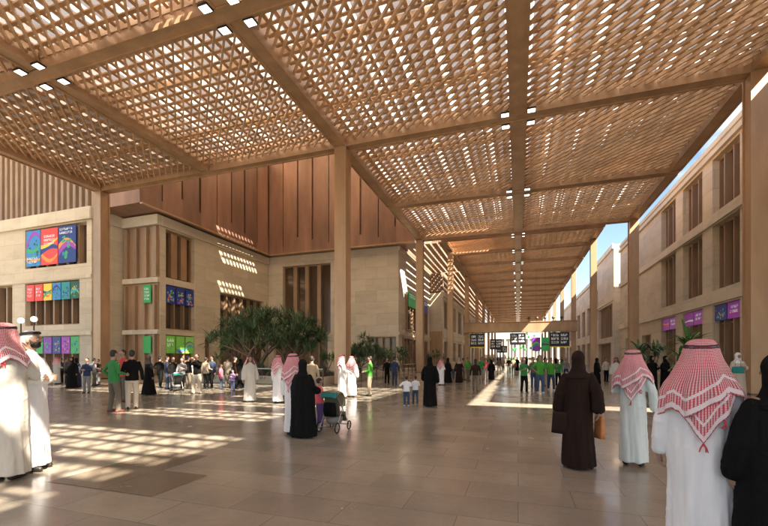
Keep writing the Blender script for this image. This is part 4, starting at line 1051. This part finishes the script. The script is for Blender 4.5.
# green supporters right of centre
gp = 'people in green shirts walking towards the viewer'
person(524, 392.5, 358, 'casual', 175, 'man in a dark green shirt and black trousers, leftmost of the group in green', arms=('hip', 'hold'), seed=1, top_c='green', low_c='black', stance='step', group=gp, extra='short')
person(540, 393, 355, 'casual', 183, 'big man in a bright green shirt and jeans, front middle of the group in green', arms=('fore', 'hip'), stance='step', seed=5, top_c='green_bright', low_c='jeans', shoe='shoe_white', wide=1.05, group=gp, extra='short')
person(551, 390, 358, 'casual', 190, 'person in a bright green shirt and dark trousers right of the big man in green', arms=('photo', 'down'), seed=3, top_c='green_bright', low_c='navy', stance='walk', shoe='shoe_white', group=gp, extra='short')
person(533.5, 388, 357, 'casual', 178, 'person in a dark shirt and jeans just behind the left of the group in green', seed=2, top_c='olive', low_c='jeans', group=gp)
person(558, 386, 359, 'casual', 185, 'person in a green shirt behind the right end of the group in green', arms=('down', 'fore'), seed=2, top_c='green', low_c='black', group=gp)
person(546, 386, 358, 'casual', 170, 'person in a green top between the big man in green and his right neighbour', seed=4, top_c='green', low_c='grey', group=gp)
# middle distance, centre left
md = [(394.5, 385, 357, 'casual', 20, 'navy', 'navy', 'man in a dark suit left of the two small children', 'stand'), (387, 384, 358, 'casual', 170, 'black', 'black', 'dark clothed person beside the shrub at the second left column', 'stand'),
      (441, 385, 359, 'robe', 30, 'white', '', 'small robed man in white just right of the black robed walking woman', 'stand'), (448, 383, 358, 'abaya', 60, 'black', 'black', 'woman in black behind the walking woman, left of people in green', 'step'),
      (459, 383, 358, 'abaya', 170, 'brown', 'tan', 'person in a brown robe left of a green shirted man', 'stand'), (468, 381, 357, 'casual', 150, 'green_bright', 'olive', 'man in a green shirt in the centre left crowd near a third column', 'stand'),
      (475.5, 391, 359, 'casual', 10, 'brown', 'olive', 'long haired person in a brown top left of centre', 'walk'), (481.5, 381, 357, 'casual', 200, 'green', 'grey', 'person in a green top right of the long haired person', 'stand'),
      (485.5, 379, 358, 'casual', 190, 'pink', 'beige', 'person in a red top right of the centre left green shirts', 'step'), (491.5, 380, 360, 'abaya', 0, 'black', 'black', 'dark robed woman standing at the light strip left of the vanishing point', 'stand'),
      (463.5, 380, 358, 'casual', 90, 'khaki', 'olive', 'person in khaki between brown and green clothes left of centre', 'stand'), (453.5, 379, 358, 'casual', 200, 'tan', 'jeans', 'person in tan behind the black robed woman left of centre', 'walk'),
      (499, 374, 357.6, 'casual', 180, 'olive', 'beige', 'distant person in olive in the middle of the street', 'walk'), (503, 373, 357.4, 'casual', 170, 'khaki', 'olive', 'distant person in khaki in the middle of the street', 'stand'),
      (509, 374.5, 357.2, 'casual', 10, 'brown', 'olive', 'distant person in brown in the middle of the street', 'stand'), (513.5, 374, 357.5, 'casual', 190, 'tan', 'grey', 'distant person in tan left of the group in green', 'walk'),
      (517, 371, 357.1, 'abaya', 180, 'black', 'black', 'distant woman in black beyond the group in green', 'stand'), (566, 379, 358, 'casual', 180, 'grey', 'navy', 'person in grey between the group in green and the brown robed woman', 'walk')]
for i, (x, f, t, k, fc, tc, lc, lb, stn) in enumerate(md):
    person(x, f, t, k, fc, lb, arms=(('down', 'down'), ('fore', 'down'), ('down', 'fore'))[i % 3], stance=stn, top_c=tc, low_c=lc or 'khaki', seed=i, extra='longhair' if 'long haired' in lb else None)
# left crowd by the planter and at the far left shop front
lc_ = [(57, 384, 357, 'robe', 10, 'cream', '', 'man in a pale robe at the ground floor windows far left'), (72, 388, 357, 'abaya', 170, 'black', 'black', 'woman in black left of the boy in a black shirt'),
       (77, 387, 358, 'abaya', 20, 'navy', 'black', 'second dark robed woman, right beside the first at far left'), (66, 383, 358, 'casual', 60, 'olive', 'black', 'person in olive behind the dark robed women at far left'),
       (94, 386, 358, 'casual', 30, 'grey', 'olive', 'person in grey by the far left column'), (98, 385, 359, 'casual', 190, 'brown', 'grey', 'person in brown by the far left column'), (61, 383, 358, 'casual', 180, 'navy', 'black', 'person in navy just right of the pale robed man far left'),
       (160, 388, 356, 'casual', 10, 'black', 'black', 'person in black leftmost of the crowd at the planter'), (167, 389, 356, 'casual', 60, 'navy', 'jeans', 'person in navy in the crowd at the planter'),
       (173, 390, 357, 'casual', 120, 'black', 'navy', 'person in black facing right in the crowd at the planter'), (182, 390, 358, 'casual', 170, 'grey', 'black', 'grey shirted person left of the one with the camera'),
       (188, 389, 356, 'casual', 30, 'black', 'olive', 'dark clothed person just left of the one with the camera'), (206, 389, 357, 'casual', 20, 'khaki', 'black', 'person in khaki just right of the one with the camera'),
       (212, 388, 356, 'casual', 200, 'navy', 'black', 'person in navy left of the pair with a child at the planter'), (228, 388, 356, 'casual', 0, 'olive', 'olive', 'man in olive seen from behind at the planter railing'),
       (235, 389, 357, 'casual', 60, 'brown', 'black', 'person in brown at the planter railing'), (241, 388, 358, 'abaya', 10, 'black', 'black', 'woman in black left of the lone cream robed man'), (221, 389, 364, 'casual', 80, 'pink', 'jeans', 'child in a pink top at the planter railing'),
       (233, 391, 370, 'casual', 200, 'lilac', 'navy', 'small child in lilac beside the man in olive')]
for i, (x, f, t, k, fc, tc, lc, lb) in enumerate(lc_):
    person(x, f, t, k, fc, lb, arms=(('down', 'fore'), ('down', 'down'), ('hold', 'down'), ('hip', 'down'))[i % 4], stance=('stand', 'step', 'stand')[i % 3], top_c=tc, low_c=lc or 'khaki', seed=i+1, long=.7 if k == 'robe' else 1)
rr = random.Random(11)
for i in range(34):
    Y = rr.uniform(72, 150); X = rr.uniform(-8.5, 8.5); k = rr.choice(('casual', 'casual', 'casual', 'robe', 'abaya')); c = rr.choice(('green', 'green_bright', 'navy', 'grey', 'olive', 'white', 'tan')) if k == 'casual' else ('white' if k == 'robe' else 'black')
    person(0, 0, 0, k, rr.choice((0, 180, 170, 20, 90)), {'casual': 'tiny far away pedestrian in the crowd under the overhead signs', 'robe': 'tiny far away pedestrian in a white robe under the overhead signs', 'abaya': 'tiny far away pedestrian in a black robe under the overhead signs'}[k],
           stance=rr.choice(('stand', 'step')), top_c=c, low_c=rr.choice(('navy', 'grey', 'khaki')) if k == 'casual' else ('black' if k == 'abaya' else 'khaki'), seed=i % 3, H=rr.uniform(1.62, 1.82), pos=V((X, Y, 0)),
           group='distant crowd under the overhead signs '+{'casual': 'in everyday clothes', 'robe': 'in white robes', 'abaya': 'in black robes'}[k])
for x, f, lb in ((582, 381, 'person in a dark coat far behind the brown robed woman'), (606, 382, 'person in pale clothes by the right columns')):
    person(x, f, 357.6, 'casual', 170, lb, top_c='navy' if x < 600 else 'beige', low_c='black', seed=3)
# stroller
def stroller(p, rz, label, dark=False):
    r_ = empty('stroller', p, rz); r_.scale = (.85, .85, .88); tag(r_, label, 'stroller')   # pushed towards +Y
    bm = BM()
    for s in (-.24, .24):
        tube(bm, [(s, -.38, 1.02), (s, .05, .55), (s, .36, .14)], .012, 8); tube(bm, [(s, -.30, .14), (s, .02, .58), (s, .12, .78)], .012, 8)
    tube(bm, [(-.24, -.38, 1.02), (.24, -.38, 1.02)], .016, 8); tube(bm, [(-.24, -.3, .14), (.24, -.3, .14)], .01, 8); tube(bm, [(-.24, .36, .14), (.24, .36, .14)], .01, 8)
    obj('frame', bm, M('steel'), r_, True)
    for s in (-.26, .26):
        for y, q in ((-.30, .14), (.36, .12)):
            bm = BM(); pts = [(s, y+q*.86*math.cos(a), q+q*.86*math.sin(a)) for a in [2*PI*k/18 for k in range(18)]]; pts.append(pts[0]); tube(bm, pts, .017, 8, 1, False)
            w = obj('wheel', bm, M('rubber'), r_, True); bm = BM()
            for k in range(3): tube(bm, [(s, y-q*.8*math.cos(PI*k/3), q-q*.8*math.sin(PI*k/3)), (s, y+q*.8*math.cos(PI*k/3), q+q*.8*math.sin(PI*k/3))], .008, 6)
            ell(bm, (s, y, q), (.02, .03, .03)); obj('rim', bm, M('steel'), w, True)
    bm = BM(); rings(bm, [[V((x, -.16+.02*0, .88)) for x in (-.2, .2)]+[V((x, -.13, .9)) for x in (.2, -.2)], [V((x, -.08, .42)) for x in (-.21, .21)]+[V((x, -.03, .46)) for x in (.21, -.21)],
        [V((x, .25, .42)) for x in (-.21, .21)]+[V((x, .25, .48)) for x in (.21, -.21)], [V((x, .34, .22)) for x in (-.18, .18)]+[V((x, .37, .24)) for x in (.18, -.18)]]); obj('seat', bm, M('cloth_olive'), r_)
    bm = BM(); rr = []
    for k in range(9):
        a = R(-20+19*k); rr.append([V((x, -.06+.30*math.cos(a)*1.0*(1-.10*abs(x)/.22), .72+.33*math.sin(a)*(1-.14*(abs(x)/.22)**2))) for x in (-.235, -.18, -.1, 0, .1, .18, .235)])
    rings(bm, rr, False, False); h = obj('hood', bm, M('cloth_grey' if dark else 'cloth_tan'), r_, True); sd = h.modifiers.new('thickness', 'SOLIDIFY'); sd.thickness = .012
    bm = BM(); rr = [[V((x*1.03, -.06+.31*math.cos(a)*1.02, .722+.335*math.sin(a)*1.02*(1-.14*(abs(x)/.22)**2))) for x in (-.235, -.1, 0, .1, .235)] for a in (R(112), R(132), R(150))]
    rings(bm, rr, False, False); t = obj('hood_trim', bm, M('cloth_teal'), r_, True)
    bm = BM(); cloth_rings(bm, [(.20, 0, .02, .17, .2, 0), (.26, 0, .02, .2, .26, 0), (.36, 0, .02, .205, .27, 0)], 0, 24); obj('basket', bm, M('cloth_grey'), r_, True)
    bm = BM(); cloth_rings(bm, [(.40, 0, -.20, .17, .07, .02), (.55, 0, -.23, .19, .09, .02), (.74, 0, -.23, .17, .06, .02)], 0, 24); obj('bag', bm, M('cloth_black'), r_, True)
stroller(px(334, 431), R(18.54-22), 'baby stroller with a pale hood and teal trim beside the black robed woman')
stroller(px(177, 391), R(60), 'dark stroller in the crowd at the planter', True)
# ------------------------------------------------------------------ sky, sun, camera
w = bpy.data.worlds.new('World'); S.world = w; w.use_nodes = True; nt = w.node_tree; bg = nt.nodes['Background']
sky = nt.nodes.new('ShaderNodeTexSky'); sky.sky_type = 'NISHITA'; sky.sun_disc = False
d = V((SX, SY, 1)).normalized(); el = math.asin(d.z); sky.sun_elevation = el; sky.sun_rotation = math.atan2(d.x, d.y); sky.air_density = 1.0; sky.dust_density = .6
tc = nt.nodes.new('ShaderNodeTexCoord'); mp = nt.nodes.new('ShaderNodeMapping'); mp.inputs['Scale'].default_value = (1, 1, 2.6); mp.inputs['Location'].default_value = (.35, .1, .2)
nz = nt.nodes.new('ShaderNodeTexNoise'); nz.inputs['Scale'].default_value = 2.6; nz.inputs['Detail'].default_value = 9; nz.inputs['Roughness'].default_value = .56
rp_ = nt.nodes.new('ShaderNodeValToRGB'); rp_.color_ramp.elements[0].position = .56; rp_.color_ramp.elements[1].position = .76
mx = nt.nodes.new('ShaderNodeMix'); mx.data_type = 'RGBA'; mx.inputs[7].default_value = (6.2, 6.2, 6.4, 1)
L_ = nt.links.new; L_(tc.outputs['Generated'], mp.inputs[0]); L_(mp.outputs[0], nz.inputs['Vector']); L_(nz.outputs['Fac'], rp_.inputs[0]); L_(rp_.outputs[0], mx.inputs[0]); L_(sky.outputs[0], mx.inputs[6]); L_(mx.outputs[2], bg.inputs[0])
bg.inputs[1].default_value = .055
sl = bpy.data.lights.new('sun', 'SUN'); sl.energy = 5.0; sl.angle = R(.5); sl.color = (1, .89, .75)
so = bpy.data.objects.new('sun', sl); COL.objects.link(so); so.rotation_euler = d.to_track_quat('Z', 'Y').to_euler()
cd = bpy.data.cameras.new('camera'); cam = bpy.data.objects.new('camera', cd); COL.objects.link(cam); S.camera = cam
cam.location = (0, 0, 1.65); cam.rotation_euler = (R(90), 0, R(18.54)); cd.sensor_width = 36; cd.lens = 18.75; cd.shift_y = 94/768; cd.clip_end = 2000; cd.clip_start = .05
vs = S.view_settings; vs.view_transform = 'Standard'; vs.look = 'None'; vs.gamma = 1; vs.exposure = 2.4; vs.use_curve_mapping = False
S.render.engine = 'CYCLES'; S.cycles.max_bounces = 8; S.cycles.diffuse_bounces = 5; S.cycles.transmission_bounces = 4; S.cycles.glossy_bounces = 3
